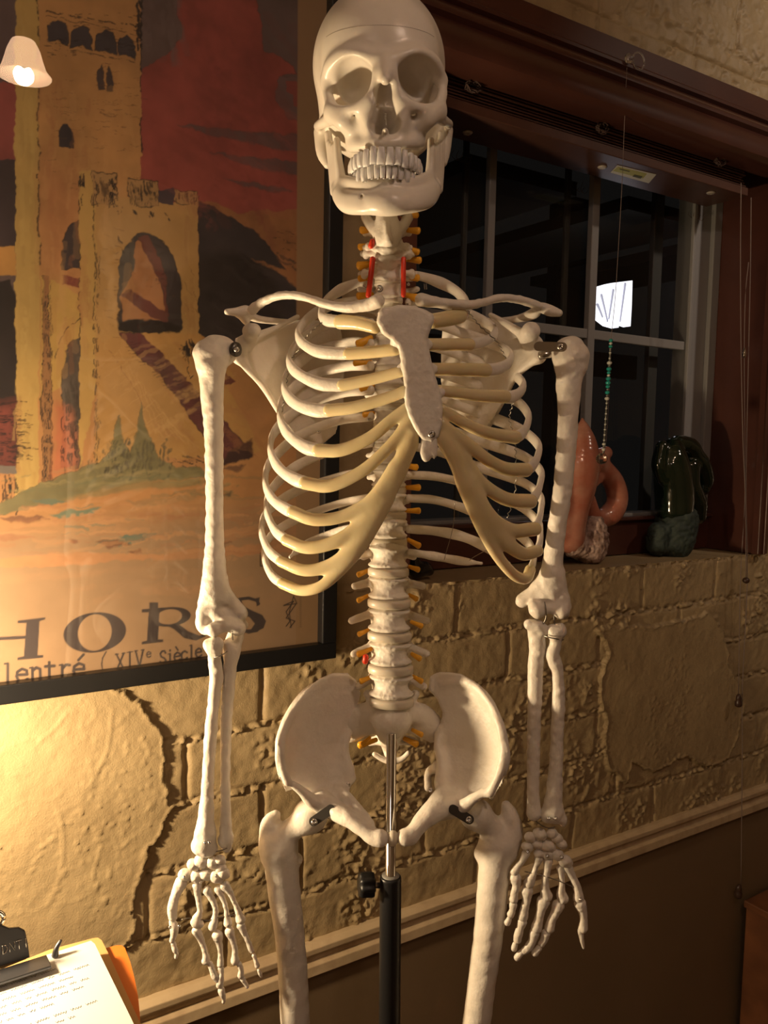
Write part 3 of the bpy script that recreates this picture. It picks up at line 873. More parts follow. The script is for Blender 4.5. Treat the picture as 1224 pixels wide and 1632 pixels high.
def line(pts, wd, col, alpha=.9, wob=True, rough=True):
    X, Y = (WX, WY) if wob else (VX, VY)
    xs = [p[0] for p in pts]; ys = [p[1] for p in pts]
    m = np.flatnonzero((X > min(xs)-wd-3) & (X < max(xs)+wd+3) & (Y > min(ys)-wd-3) & (Y < max(ys)+wd+3))
    if not len(m): return
    d = np.full(len(m), 1e9); x, y = X[m], Y[m]
    for (x0, y0), (x1, y1) in zip(pts[:-1], pts[1:]):
        ex, ey = x1-x0, y1-y0
        t = np.clip(((x-x0)*ex + (y-y0)*ey)/(ex*ex+ey*ey+1e-9), 0, 1)
        d = np.minimum(d, (x-x0-ex*t)**2 + (y-y0-ey*t)**2)
    d = np.sqrt(d)
    a = np.clip((wd/2 - d)/1.0+.5, 0, 1)*alpha
    if rough: a = a*np.clip((n3[m]-.36)*7, 0, 1)
    paint(m, a, col, 0)
def hatch(x0, y0, x1, y1, col, n=30, ln=14, ang=90, wd=1.6, seed=0, alpha=.8):
    rs = np.random.RandomState(seed); a = math.radians(ang)
    for i in range(n):
        x = x0 + (x1-x0)*rs.rand(); y = y0 + (y1-y0)*rs.rand(); l = ln*(.5+rs.rand())
        line([(x, y), (x+math.cos(a)*l, y+math.sin(a)*l)], wd*(.6+.8*rs.rand()), col, alpha)
def wash(x0, y0, x1, y1, col, n, ln, ang, wd, alpha, seed):
    rs = np.random.RandomState(seed); a = math.radians(ang)
    for i in range(n):
        x = x0 + (x1-x0)*rs.rand(); y = y0 + (y1-y0)*rs.rand(); l = ln*(.4+rs.rand()); aa = a + (rs.rand()-.5)*.3
        line([(x, y), (x+math.cos(aa)*l, y+math.sin(aa)*l)], wd*(.5+rs.rand()), col, alpha*(.5+rs.rand()*.7), rough=(i % 3 == 0))
PAPER = (180, 140, 96); INK = (48, 34, 34)
C[:] = lin(PAPER)*(1+(n1-.5)*.10)[:, None]
# picture field
FR = 476
poly([(-400, -300), (FR+4, -300), (FR-4, 545), (FR-4, 800), (-400, 800)], (116, 92, 92), .22, wob=False)
poly([(283, -60), (283, 25), (291, 60), (272, 82), (243, 100), (225, 112), (215, 340), (310, 345), (480, 345), (478, 192), (460, 190), (442, 160), (452, 118), (474, 118), (470, 105), (448, 92), (420, 82), (416, 40), (402, -60)], (178, 68, 56), .30, outline=(120, 40, 50), ow=1)
poly([(-400, 130), (30, 130), (25, 262), (-400, 250)], (170, 70, 66), .3)
poly([(448, 120), (480, 125), (478, 192), (462, 188), (444, 168), (438, 145)], (130, 96, 96), .2, outline=(95, 50, 60), ow=.8)
poly([(458, 128), (476, 130), (477, 170), (466, 168), (468, 150), (458, 146)], (170, 66, 60), .2)
for pl in ([(285, 198), (310, 199), (380, 208), (478, 216), (478, 240), (440, 238), (390, 226), (330, 214)], [(335, 243), (400, 250), (478, 260), (478, 280), (440, 276), (390, 262)], [(355, 285), (400, 290), (470, 303), (440, 305), (390, 297)]):
    poly(pl, (118, 84, 86), .25, soft=3, outline=(95, 50, 55), ow=.7)
poly([(-400, 245), (26, 256), (26, 410), (-400, 390)], (74, 58, 66), .3)
# hills to the right
poly([(316, 318), (340, 322), (380, 338), (478, 333), (480, 470), (316, 470)], (178, 112, 48), .35)
poly([(316, 318), (330, 326), (360, 340), (392, 360), (412, 372), (430, 392), (452, 424), (478, 462), (478, 560), (316, 560)], (62, 52, 58), .35, outline=(110, 60, 40))
poly([(400, 410), (478, 440), (478, 462), (440, 432)], (176, 112, 48), .3, soft=3)
hatch(435, 365, 475, 395, (90, 55, 30), 14, 10, 20, 1.2, 4)
hatch(330, 400, 470, 540, (44, 36, 44), 40, 26, 30, 5, 5, .5)
# ground
poly([(-400, 380), (24, 392), (24, 440), (-400, 430)], (226, 160, 50), .2)
poly([(-400, 530), (316, 530), (350, 555), (478, 610), (478, 905), (-400, 925)], (212, 146, 68), .18)
poly([(-400, 885), (478, 800), (478, 1300), (-400, 1300)], PAPER, .10, soft=60)
# main tower
poly([(55, -120), (222, -120), (225, 200), (226, 560), (55, 560)], (216, 154, 70), .22)
poly([(24, -120), (62, -120), (62, 600), (62, 790), (24, 790)], (218, 176, 74), .14)
poly([(0, -120), (26, -120), (24, 130), (-400, 130)], (112, 88, 92), .2)
poly([(62, 240), (140, 300), (130, 450), (62, 430)], (206, 128, 62), .3, soft=40, alpha=.6)
for x in (60, 61): line([(x, -50), (x+1, 120), (x+2, 420)], 1.6, INK, .75)
line([(226, -50), (224, 120), (226, 250)], 2.2, INK, .85)
hatch(217, -40, 227, 60, INK, 50, 20, 88, 2.2, 11)
line([(75, 18), (220, 42)], 2.5, INK, .8); line([(75, 24), (222, 56)], 1.6, INK, .6); line([(70, 72), (215, 98)], 1.8, INK, .7)
hatch(75, 20, 220, 50, INK, 40, 8, 5, 1.4, 12, .6)
for cx, cy in ((92, 52), (130, 62), (169, 68), (201, 75)):
    w_ = 17 if cx < 190 else 13
    poly([(cx-w_, cy+14), (cx-w_, cy-2), (cx-w_*.7, cy-15), (cx, cy-20), (cx+w_*.7, cy-14), (cx+w_, cy), (cx+w_, cy+20), (cx, cy+12)], (76, 66, 76), .4, outline=INK)
hatch(75, 60, 215, 92, INK, 50, 7, 10, 1.6, 13, .6)
for cx, cy in ((162, 128), (175, 130)):
    poly([(cx-5, cy+17), (cx-5, cy-12), (cx, cy-24), (cx+4, cy-12), (cx+5, cy+17)], (84, 66, 68), .3, outline=INK, ow=1)
poly([(94, 233), (94, 212), (98, 201), (106, 198), (114, 208), (119, 234)], (66, 56, 66), .4, outline=INK, ow=1)
hatch(66, 120, 220, 300, (120, 76, 40), 46, 16, 3, .9, 14, .55)
hatch(150, 100, 224, 250, (110, 66, 40), 30, 14, 3, 1.1, 15, .6)
# side arches of the left tower
poly([(100, 428), (100, 385), (106, 365), (117, 354), (127, 350), (127, 428)], (74, 60, 66), .3, outline=INK)
poly([(64, 440), (100, 455), (128, 470), (128, 600), (64, 640)], (220, 172, 62), .15)
poly([(100, 440), (128, 442), (128, 456), (100, 455)], (150, 66, 50), .2)
poly([(66, 640), (68, 440), (76, 440), (84, 640), (84, 770), (70, 770)], (178, 122, 62), .2, outline=INK, ow=1.2)
hatch(66, 450, 84, 760, INK, 130, 24, 89, 1.2, 16, .65)
line([(88, 575), (95, 545), (110, 520), (127, 508)], 1.6, INK)
poly([(98, 745), (100, 590), (104, 560), (114, 542), (127, 536), (127, 745)], (98, 84, 76), .35, outline=INK)
poly([(84, 760), (90, 640), (112, 650), (125, 700), (122, 748)], (216, 110, 58), .2, soft=12, alpha=.8)
hatch(98, 600, 127, 720, (60, 44, 42), 80, 26, 88, 1.4, 17, .7)
poly([(-400, 452), (0, 449), (16, 447), (24, 470), (26, 600), (27, 745), (-400, 760)], (48, 38, 42), .3, outline=INK)
poly([(-400, 645), (27, 640), (27, 745), (-400, 760)], (150, 58, 44), .3, soft=30, alpha=.8)
hatch(-20, 640, 27, 735, (52, 30, 34), 90, 26, 2, 1.5, 18, .7)
poly([(-400, 745), (27, 742), (27, 755), (-400, 758)], (128, 116, 110), .2)
hatch(0, 755, 28, 790, INK, 16, 24, 89, 2.2, 19)
# gate tower
poly([(127, 272), (150, 272), (150, 300), (187, 312), (205, 316), (252, 316), (278, 322), (316, 312), (317, 560), (127, 600)], (214, 162, 76), .16)
poly([(127, 272), (152, 272), (152, 620), (127, 750)], (222, 174, 72), .12)
poly([(152, 540), (316, 540), (330, 560), (420, 720), (152, 740)], (214, 158, 66), .15)
for pl in ([(146, 272), (187, 276), (187, 312), (170, 325), (147, 325)], [(205, 283), (252, 290), (252, 330), (226, 330), (205, 314)], [(277, 303), (314, 306), (314, 320), (290, 325), (277, 318)]):
    poly(pl, (196, 148, 80), .25, outline=INK)
poly([(252, 305), (278, 300), (278, 326), (252, 324)], (84, 66, 80), .3)
hatch(150, 276, 187, 300, INK, 60, 22, 85, 1.8, 20, .7); hatch(206, 285, 250, 312, INK, 48, 18, 86, 1.8, 21, .6); hatch(280, 304, 312, 312, INK, 22, 10, 88, 1.4, 22, .6)
hatch(128, 274, 134, 300, INK, 20, 20, 89, 1.8, 23)
line([(127, 272), (127, 540)], 1.6, INK); line([(150, 300), (150, 600)], 1.8, INK, .8); line([(317, 312), (318, 540)], 1.4, INK, .7)
for x, y in ((188, 330), (215, 336), (242, 341), (266, 343)): hatch(x-3, y-3, x+5, y+6, INK, 6, 6, 70, 1.8, x)
hatch(152, 360, 190, 540, (120, 76, 40), 24, 14, 10, 1, 24, .5); hatch(150, 400, 158, 740, INK, 60, 22, 88, 1.2, 25, .55)
poly([(189, 526), (190, 470), (191, 425), (200, 392), (214, 376), (230, 370), (250, 376), (268, 392), (280, 418), (287, 455), (289, 526), (240, 530)], (72, 60, 66), .3, outline=INK, ow=1.6)
poly([(194, 512), (194, 462), (212, 440), (214, 384), (226, 380), (248, 430), (262, 470), (266, 512)], (198, 130, 66), .2)
poly([(190, 470), (190, 425), (200, 392), (213, 378), (213, 440)], (92, 84, 82), .2)
poly([(220, 378), (236, 376), (256, 410), (266, 440), (268, 506), (262, 506), (262, 465), (240, 420)], (122, 58, 50), .3, outline=INK, ow=.8)
hatch(226, 390, 262, 460, INK, 26, 12, 8, 1.2, 26, .6)
poly([(194, 468), (204, 462), (240, 480), (266, 500), (266, 515), (240, 505)], (122, 60, 56), .3)
poly([(189, 512), (240, 508), (289, 520), (287, 530), (189, 530)], (44, 34, 34), .3, soft=3)
hatch(275, 400, 320, 500, (120, 76, 40), 16, 10, 65, 1, 27, .5)
hatch(186, 375, 196, 400, INK, 6, 10, 60, 1.4, 28)
# road running down
poly([(188, 532), (226, 530), (262, 560), (330, 640), (398, 716), (400, 728), (362, 738), (330, 700), (262, 610)], (118, 56, 58), .35, outline=INK, ow=1.2)
hatch(196, 536, 390, 560, (70, 36, 42), 1, 8, 0, 1, 1)
for k in range(44):
    t = k/43.; x = 200+t*185; y = 542+t*180
    line([(x-8, y+6), (x+22, y+2)], 1.1, (70, 36, 40), .6)
poly([(226, 530), (318, 532), (340, 560), (374, 602), (368, 614), (330, 590), (398, 700), (330, 640)], (216, 158, 64), .15)
poly([(345, 585), (374, 608), (360, 612), (335, 600)], (130, 60, 52), .2)
poly([(362, 722), (400, 700), (402, 728), (352, 745)], (70, 40, 40), .3, soft=4)
for k in range(9):
    line([(150+k*14, 590+k*14), (192+k*11, 560+k*16), (240+k*10, 690+k*3)], 1.1, (236, 182, 96), .5, rough=False)
line([(175, 560), (215, 620), (232, 650)], 1.2, (160, 100, 50), .6)
wash(70, 100, 212, 540, (236, 176, 92), 40, 60, 90, 9, .22, 101); wash(64, 100, 150, 560, (190, 112, 54), 36, 50, 90, 8, .25, 102)
wash(150, 330, 190, 520, (236, 184, 100), 14, 50, 88, 7, .25, 103); wash(292, 330, 312, 520, (188, 128, 60), 12, 40, 90, 6, .3, 104)
wash(160, 560, 330, 720, (236, 182, 96), 40, 50, -25, 5, .30, 105); wash(230, 540, 460, 720, (190, 120, 56), 36, 60, 50, 6, .20, 106)
wash(320, 560, 470, 860, (196, 128, 66), 50, 70, 20, 10, .20, 107); wash(300, 20, 470, 330, (150, 50, 48), 60, 60, 60, 12, .16, 108)
wash(240, 120, 460, 330, (196, 84, 70), 40, 60, 30, 12, .16, 109); wash(228, -20, 290, 90, (134, 110, 112), 20, 40, 80, 10, .25, 110)
wash(330, 400, 470, 530, (84, 70, 76), 26, 50, 35, 9, .22, 111); wash(26, 20, 58, 760, (236, 198, 96), 30, 60, 90, 7, .25, 112)
wash(28, 30, 58, 760, (190, 146, 56), 24, 50, 90, 5, .25, 113)
# lantern and rail ring on the right of the gate
hatch(288, 540, 312, 560, INK, 40, 12, 70, 2.2, 29); line([(304, 560), (300, 590), (304, 605), (309, 598)], 1.8, INK)
# shrubs and ground washes
poly([(-400, 830), (0, 800), (50, 778), (110, 752), (160, 738), (176, 720), (182, 690), (190, 662), (196, 706), (206, 722), (214, 700), (220, 672), (226, 642), (231, 680), (242, 700), (252, 730), (280, 745), (318, 744), (330, 760), (250, 766), (170, 778), (90, 800), (0, 822)], (142, 132, 84), .25, soft=3, outline=(90, 84, 60), ow=1)
hatch(165, 700, 275, 745, (96, 90, 66), 70, 16, 100, 3, 30, .6); hatch(140, 725, 240, 745, INK, 26, 10, 95, 1.6, 31, .6); hatch(270, 725, 318, 742, INK, 20, 10, 20, 1.6, 32, .7)
poly([(40, 806), (120, 795), (230, 780), (320, 775), (320, 762), (200, 770)], (160, 138, 80), .2, soft=5, alpha=.8)
for pl, cc in (([(50, 798), (80, 794), (110, 800), (70, 805)], (118, 132, 110)), ([(78, 820), (120, 812), (160, 810), (150, 818), (100, 826)], (124, 138, 112)), ([(180, 866), (200, 852), (250, 850), (240, 858), (190, 872)], (110, 132, 116)),
               ([(150, 864), (190, 861), (210, 868), (170, 874)], (140, 92, 60)), ([(0, 826), (60, 822), (80, 828), (20, 834)], (150, 98, 60)), ([(110, 860), (126, 860), (126, 865), (112, 866)], (140, 90, 60)),
               ([(205, 880), (225, 875), (228, 881), (210, 884)], (140, 90, 60)), ([(320, 866), (370, 862), (370, 866), (330, 870)], (160, 110, 70)), ([(200, 800), (230, 796), (320, 790), (300, 800), (220, 808)], (186, 140, 80)),
               ([(-20, 850), (40, 853), (60, 858), (0, 862)], (188, 128, 80)), ([(345, 748), (390, 740), (380, 752)], (140, 95, 60)), ([(355, 790), (372, 784), (368, 792)], (120, 85, 60))):
    poly(pl, cc, .2, soft=3)
poly([(-60, 902), (40, 885), (140, 880), (240, 884), (330, 872), (478, 868), (478, 880), (300, 890), (200, 892), (60, 905)], (206, 142, 82), .2, soft=3)
wash(0, 760, 470, 800, (120, 128, 92), 26, 60, -6, 4, .35, 120); wash(60, 745, 320, 775, (176, 158, 96), 22, 50, -8, 4, .4, 121)
wash(-20, 805, 460, 880, (190, 120, 70), 46, 70, -4, 4, .35, 122); wash(-20, 800, 460, 890, (226, 160, 92), 40, 80, -3, 6, .35, 123)
wash(80, 800, 260, 870, (128, 136, 110), 8, 40, -5, 3, .5, 124); wash(100, 700, 250, 750, (110, 104, 80), 20, 26, 70, 4, .35, 125)
wash(0, 880, 460, 960, (206, 150, 96), 26, 90, -3, 9, .2, 126)
# right margin of the paper
poly([(476, -300), (600, -300), (560, 1200), (472, 1200), (472, 560)], (176, 134, 84), .06, wob=False, soft=1.5)
# ---- lettering
LT = (74, 60, 60)
def gpoly(pts): poly(pts, LT, .05, soft=1.2, wob=False)
def gl(pts, wd, col=LT): line(pts, wd, col, 1.0, wob=False, rough=False)
gpoly([(28, 989), (72, 984), (72, 987), (63, 990), (60, 1044), (69, 1044), (69, 1048), (28, 1052), (28, 1048), (38, 1046), (42, 993), (28, 993)])   # H stem
gpoly([(-60, 1018), (42, 1013), (42, 1018), (-60, 1024)])
gpoly([(-75, 1000), (-32, 995), (-32, 999), (-41, 1001), (-41, 1055), (-32, 1055), (-32, 1059), (-75, 1063), (-75, 1059), (-62, 1057), (-62, 1004), (-75, 1004)])
def ring(cx, cy, ro, si, tilt):
    def el(rx, ry): return [(cx+rx*math.cos(t)+ry*0, cy+ry*math.sin(t)-tilt*rx*math.cos(t)) for t in np.linspace(0, 2*math.pi, 40, endpoint=False)]
    X, Y = VX, VY
    m = np.flatnonzero((abs(X-cx) < ro[0]+5) & (abs(Y-cy) < ro[1]+12))
    d = np.maximum(poly_sdf(el(*ro), X[m], Y[m]), -poly_sdf(el(*si), X[m], Y[m]))
    paint(m, np.clip(.5-d/1.2, 0, 1), LT, .05)
ring(151, 1008, (50, 32), (27, 29), .08)
gpoly([(226, 971), (262, 968), (262, 972), (254, 974), (252, 1019), (260, 1019), (260, 1023), (226, 1027), (226, 1023), (234, 1021), (237, 976), (226, 976)])  # R
ring(270, 983, (34, 15.5), (20, 12), .08)
poly([(238, 960), (252, 960), (252, 1005), (238, 1005)], LT, .0, wob=False)
gpoly([(262, 996), (284, 994), (300, 1006), (318, 1013), (328, 1009), (328, 1014), (312, 1021), (294, 1017), (276, 1002)])
gl([(412, 962), (409, 957), (396, 953), (382, 955), (375, 962), (378, 970), (392, 977), (408, 984)], 5)
gpoly([(376, 958), (384, 955), (388, 966), (404, 974), (418, 980), (424, 990), (420, 1001), (408, 1007), (396, 1007), (386, 1003), (400, 1003), (406, 994), (398, 984), (382, 976), (374, 968)])
gl([(376, 994), (382, 1003), (396, 1008), (410, 1005)], 4)
gpoly([(408, 953), (414, 952), (412, 965), (409, 966)]); gpoly([(373, 993), (378, 992), (380, 1008), (374, 1009)])
GLY = {
 'l': ([[(.5, 0), (.5, 1.5)]], [(.25, 0, .75, 0), (.25, 1.5, .5, 1.5)]), 'i': ([[(.5, 0), (.5, 1)], [(.5, 1.35), (.5, 1.42)]], [(.25, 0, .75, 0), (.25, 1, .5, 1)]),
 'e': ([[(.1, .55), (.9, .55), (.85, .85), (.5, 1), (.15, .8), (.08, .45), (.25, .1), (.6, 0), (.92, .2)]], []),
 'n': ([[(.2, 0), (.2, 1)], [(.2, .75), (.5, 1), (.8, .85), (.82, 0)]], [(0, 0, .4, 0), (.62, 0, 1, 0), (0, 1, .2, 1)]),
 't': ([[(.4, 1.3), (.4, .2), (.6, 0), (.85, .12)], [(.1, 1), (.8, 1)]], []),
 'r': ([[(.3, 0), (.3, 1)], [(.3, .7), (.6, 1), (.88, .95)]], [(.1, 0, .55, 0), (.1, 1, .3, 1)]),
 'c': ([[(.88, .8), (.55, 1), (.2, .85), (.1, .5), (.2, .12), (.55, 0), (.9, .2)]], []),
 '(': ([[(.7, 1.7), (.35, 1.2), (.25, .7), (.35, .1), (.7, -.3)]], []), 'X': ([[(.1, 1.45), (.9, 0)], [(.88, 1.45), (.12, 0)]], [(0, 0, .3, 0), (.7, 0, 1, 0), (0, 1.45, .3, 1.45), (.7, 1.45, 1, 1.45)]),
 'I': ([[(.5, 0), (.5, 1.45)]], [(.2, 0, .8, 0), (.2, 1.45, .8, 1.45)]), 'V': ([[(.1, 1.45), (.5, 0), (.9, 1.45)]], [(0, 1.45, .3, 1.45), (.7, 1.45, 1, 1.45)]),
 'S': ([[(.85, 1.2), (.7, 1.45), (.35, 1.45), (.12, 1.2), (.25, .85), (.7, .62), (.9, .35), (.7, .03), (.3, 0), (.1, .3)]], []), '.': ([[(.4, 0), (.4, .06)]], [])}
def word(txt, x0, y0, x1, y1, w, h, wd):
    """baseline from (x0, y0) to (x1, y1)"""
    n = len(txt); dx = (x1-x0)/n; dy = (y1-y0)/n
    for i, ch in enumerate(txt):
        ox, oy = x0+dx*i, y0+dy*i
        acc = ch == 'E'; gr = ch == 'G'
        key = 'e' if ch in 'EG' else ch
        if key == ' ': continue
        st, se = GLY[key]
        T = lambda a, b: (ox + a*w, oy + a*dy*.8 - b*h)
        for s in st: gl([T(*q) for q in s], wd)
        for a, b, c_, d_ in se: gl([T(a, b), T(c_, d_)], wd*.6)
        if acc: gl([T(.45, 1.25), T(.85, 1.65)], wd*.9)
        if gr: gl([T(.6, 1.25), T(.3, 1.65)], wd*.9)
word('lentrE', 2, 1090, 138, 1077, 21, 21, 4.6)
word('(', 158, 1072, 178, 1070, 16, 19, 2)
word('XIV', 184, 1069, 230, 1061, 15, 18, 3.0)
word('e', 233, 1048, 243, 1047, 8, 9, 2); word('.', 234, 1061, 240, 1061, 7, 9, 2.4)
word('SiGcle', 254, 1059, 322, 1046, 11.5, 14, 3.0)
gl([(456, 998), (462, 990), (456, 975), (468, 958), (452, 965), (472, 962), (456, 985), (470, 990), (462, 1000)], 1.6, INK)
gl([(464, 1000), (461, 975), (468, 950), (473, 962)], 1.4, INK)
for k in range(16): gl([(478, 950+k*3.2), (480, 951+k*3.2)], 1.0, (120, 90, 70))
gl([(415, 882), (419, 880), (419, 902), (415, 902), (415, 884)], 1.6, INK)
idx = np.arange(NV).reshape(SG.shape)
Q = np.stack([idx[:-1, :-1], idx[1:, :-1], idx[1:, 1:], idx[:-1, 1:]], -1).reshape(-1, 4)
pm = bpy.data.materials.new('poster_print'); pm.use_nodes = True
nt = pm.node_tree; at = nt.nodes.new('ShaderNodeAttribute'); at.attribute_name = 'ink'
nt.links.new(at.outputs['Color'], nt.nodes['Principled BSDF'].inputs['Base Color'])
nt.nodes['Principled BSDF'].inputs['Roughness'].default_value = .7
pob = mesh_obj('poster_print', PV.reshape(-1, 3), Q, pm, pf)
ca = pob.data.color_attributes.new('ink', 'FLOAT_COLOR', 'POINT')
Lm = C.mean(1, keepdims=True); C = (C*.77 + Lm*.23)*.60
ca.data.foreach_set('color', np.c_[np.clip(C, 0, 1), np.ones(NV)].astype(np.float32).ravel())
# print on a sheet with thickness
mo = pob.modifiers.new('sheet', 'SOLIDIFY'); mo.thickness = .0003; mo.offset = 0

# =================================================================== CEILING PENDANT (seen mirrored in the poster glass)
rr_ = ray(38, 98); hp = hit(38, 98, -.0285); r2 = rr_ - 2*(rr_ @ WN)*WN
lpos = hp + r2*1.5
dist = np.linalg.norm(hp-CAMP) + np.linalg.norm(r2)*1.5
RB = 41*dist/math.hypot(F, 800)
pl = empty('pendant_lamp', lpos + [0, 0, .3]); tag(pl, 'small pendant lamp with a frosted bell glass shade seen mirrored in the poster glass', 'lamp')
FROST = mat('frosted_glass_shade', (0.9, 0.75, 0.6), 0.4, emis=(1.0, 0.60, 0.34), estr=26)
prof = [(RB*.20, RB*.80), (RB*.42, RB*.72), (RB*.58, RB*.40), (RB*.68, RB*.05), (RB*.80, -.30*RB), (RB*.98, -.52*RB), (RB*.95, -.55*RB), (RB*.74, -.30*RB), (RB*.60, .05*RB), (RB*.50, RB*.40), (RB*.34, RB*.66), (RB*.02, RB*.70)]
V, Fc = lathe(lpos, prof, 28); mesh_obj('bell_shade', V, Fc, FROST, pl)
BRZ = mat('bronze', (0.06, 0.035, 0.02), .4, metal=.8)
V, Fc = lathe(lpos, [(RB*.05, RB*.72), (RB*.24, RB*.8), (RB*.26, RB*1.1), (RB*.12, RB*1.3), (RB*.07, RB*1.5), (RB*.06, RB*5)], 14); mesh_obj('lamp_stem', V, Fc, BRZ, pl)
V, Fc = lathe(lpos, [(.002, -.30*RB), (RB*.3, -.15*RB), (RB*.34, .1*RB), (RB*.2, .4*RB), (RB*.1, .6*RB)], 14)
mesh_obj('bulb', V, Fc, mat('bulb_glow', (1, .9, .8), .4, emis=(1, .8, .6), estr=10), pl)

# =================================================================== DESK CORNER
ZT = .715
DESK = mat('desk_wood', (0.17, 0.10, 0.05), .5, noise=(9, (.11, .06, .03), .3, .7))
def flat(px, py, z):
    r = ray(px, py); return CAMP + r*((z-CAMZ)/r[2])
A0 = flat(145, 1510, ZT); B0 = flat(0, 1556, ZT); C0 = flat(205, 1632, ZT)
ux = (A0-B0); ux /= np.linalg.norm(ux); uy = np.array([ux[1], -ux[0], 0])     # uy: toward the viewer
def sheet(name, c, x0, x1, y0, y1, z0, z1, m, parent=None, rot=0, bev=0, rnd=0, skew=0):
    a = math.radians(rot); X = ux*math.cos(a)+uy*math.sin(a); Yv = -ux*math.sin(a)+uy*math.cos(a)
    pts = [(x0, y0), (x1, y0), (x1, y1), (x0, y1)]
    if rnd:
        pts = [(x0, y0)] + [(x1-rnd+rnd*math.sin(t), y0+rnd-rnd*math.cos(t)) for t in np.linspace(0, math.pi/2, 7)] + [(x1+skew, y1), (x0, y1)]
    n = len(pts)
    V = [np.array([*(c[:2] + X[:2]*x + Yv[:2]*y), z0]) for x, y in pts] + [np.array([*(c[:2] + X[:2]*x + Yv[:2]*y), z1]) for x, y in pts]
    Fc = [tuple(range(n-1, -1, -1)), tuple(range(n, 2*n))] + [(i, (i+1) % n, n+(i+1) % n, n+i) for i in range(n)]
    o = mesh_obj(name, V, Fc, m, parent, smooth=False)
    if bev: bevel(o, bev)
    return o
dk = empty('side_table', np.array([*(A0[:2]-ux[:2]*.3+uy[:2]*.2), FZ])); tag(dk, 'small wooden side table under the papers at the lower left edge', 'table')
sheet('tabletop', A0, -.62, -.004, .012, .42, ZT-.055, ZT-.030, DESK, dk, bev=.003)
for x, y in ((-.58, .03), (-.58, .38), (.0, .03), (.0, .38)): sheet('leg', A0, x-.015, x+.015, y-.012, y+.012, FZ, ZT-.0551, DESK, dk)
PAPM = mat('white_paper', (0.52, 0.53, 0.52), .6); MANI = mat('manila_card', (0.45, 0.26, 0.10), .6); ORNG = mat('orange_card', (0.58, 0.15, 0.02), .5)
def psheet(name, pts, z0, z1, m, bev=0):
    zm = (z0+z1)/2; q = [flat(x, y, zm) for x, y in pts]; n = len(q)
    V = [np.array([p[0], p[1], z0]) for p in q] + [np.array([p[0], p[1], z1]) for p in q]
    Fc = [tuple(range(n)), tuple(range(2*n-1, n-1, -1))] + [(i, n+i, n+(i+1) % n, (i+1) % n) for i in range(n)]
    o = mesh_obj(name, V, Fc, m, smooth=False)
    return o
o = psheet('orange_folder', [(150, 1518), (186, 1509), (194, 1509), (199, 1513), (207, 1534), (214, 1560), (220, 1590), (223, 1620), (224, 1680), (-100, 1760), (-100, 1590)], ZT-.0295, ZT-.0255, ORNG); tag(o, 'orange folder at the bottom of the paper pile, right edge sticking out', 'folder')
o = psheet('manila_folder', [(80, 1517), (148, 1499), (156, 1498), (162, 1502), (172, 1522), (226, 1640), (236, 1690), (-100, 1760), (-100, 1590)], ZT-.0250, ZT-.0190, MANI); tag(o, 'tan manila folder between the orange folder and the white papers', 'folder')
o = sheet('clipboard', flat(146, 1508, ZT-.008), -.36, -.020, .008, .33, ZT-.0185, ZT-.0155, mat('board_dark', (0.03, .028, .026), .4))
tag(o, 'dark clipboard with a large metal clip lying beneath the white papers', 'clipboard')
ps = psheet('paper_stack', [(-100, 1590), (0, 1556), (145, 1509), (151, 1514), (210, 1636), (232, 1685), (-100, 1770)], ZT-.0150, ZT, PAPM); tag(ps, 'stack of white handwritten pages on the clipboard', 'papers')
m2 = PAPM.node_tree
# handwriting: thin ink strokes on the top page
INKM = mat('handwriting_ink', (0.10, 0.10, 0.12), .7)
rs = np.random.RandomState(8); parts = []
for ln in range(9):
    y = .020 + ln*.0115 + (ln > 5)*.008
    x = -.33; xe = [-.05, -.012, -.03, -.014, -.03, -.06, -.02, -.05, -.10][ln] 
    while x < xe:
        wl = .006 + .012*rs.rand()
        npt = max(3, int(wl/.0012)); q = []
        for k in range(npt):
            xx = x + wl*k/npt; yy = y + (.0014 if k % 2 else -.0016)*(.4+rs.rand()) - .0
            q.append(np.array([*(A0[:2] + ux[:2]*xx + uy[:2]*yy), ZT+.0003]))
        parts.append(sweep(q, .00026, n=4, caps=False))
        x += wl + .003
V, Fc = merge(parts); mesh_obj('handwriting', V, Fc, INKM, ps)
# metal clip of the clipboard
CLIPM = mat('clip_steel', (0.10, 0.10, 0.11), .35, metal=.8)
cc = flat(8, 1556, ZT+.01)
X3, Y3, Z3 = ux, uy, np.array([0, 0, 1.])
def cp(x, y, z): return cc + X3*x + Y3*y + Z3*z
pts = [(-.08, 0), (.029, 0), (.028, .014), (.026, .028), (.020, .033), (.010, .035), (.002, .041), (-.03, .044), (-.08, .04)]
n_ = len(pts); V = [cp(x, -.020-z*.25, z) for x, z in pts] + [cp(x, -.024-z*.25, z) for x, z in pts]
Fc = [tuple(range(n_)), tuple(range(2*n_-1, n_-1, -1))] + [(i, n_+i, n_+(i+1) % n_, (i+1) % n_) for i in range(n_)]
cl = mesh_obj('clip', V, Fc, CLIPM, bpy.data.objects['clipboard'], smooth=False); bevel(cl, .001)
V, Fc = boxvf(cp(-.02, -.006, -.003), X3*.066, Y3*.012, Z3*.002); bevel(mesh_obj('clip_jaw', V, Fc, CLIPM, bpy.data.objects['clipboard'], smooth=False), .001)
ringp = [cp(-.003 + .0085*math.cos(t), -.036, .046 + .0085*math.sin(t)) for t in np.linspace(0, 2*math.pi, 21)]
V, Fc = sweep(ringp, .0028, n=8, caps=False); mesh_obj('clip_ring', V, Fc, CHROME, bpy.data.objects['clipboard'])
V, Fc = sweep([cp(.056, -.022, -.008), cp(.058, -.024, -.001), cp(.063, -.026, .005)], [.004, .003, .002], n=8); mesh_obj('clip_tab', V, Fc, CLIPM, bpy.data.objects['clipboard'])
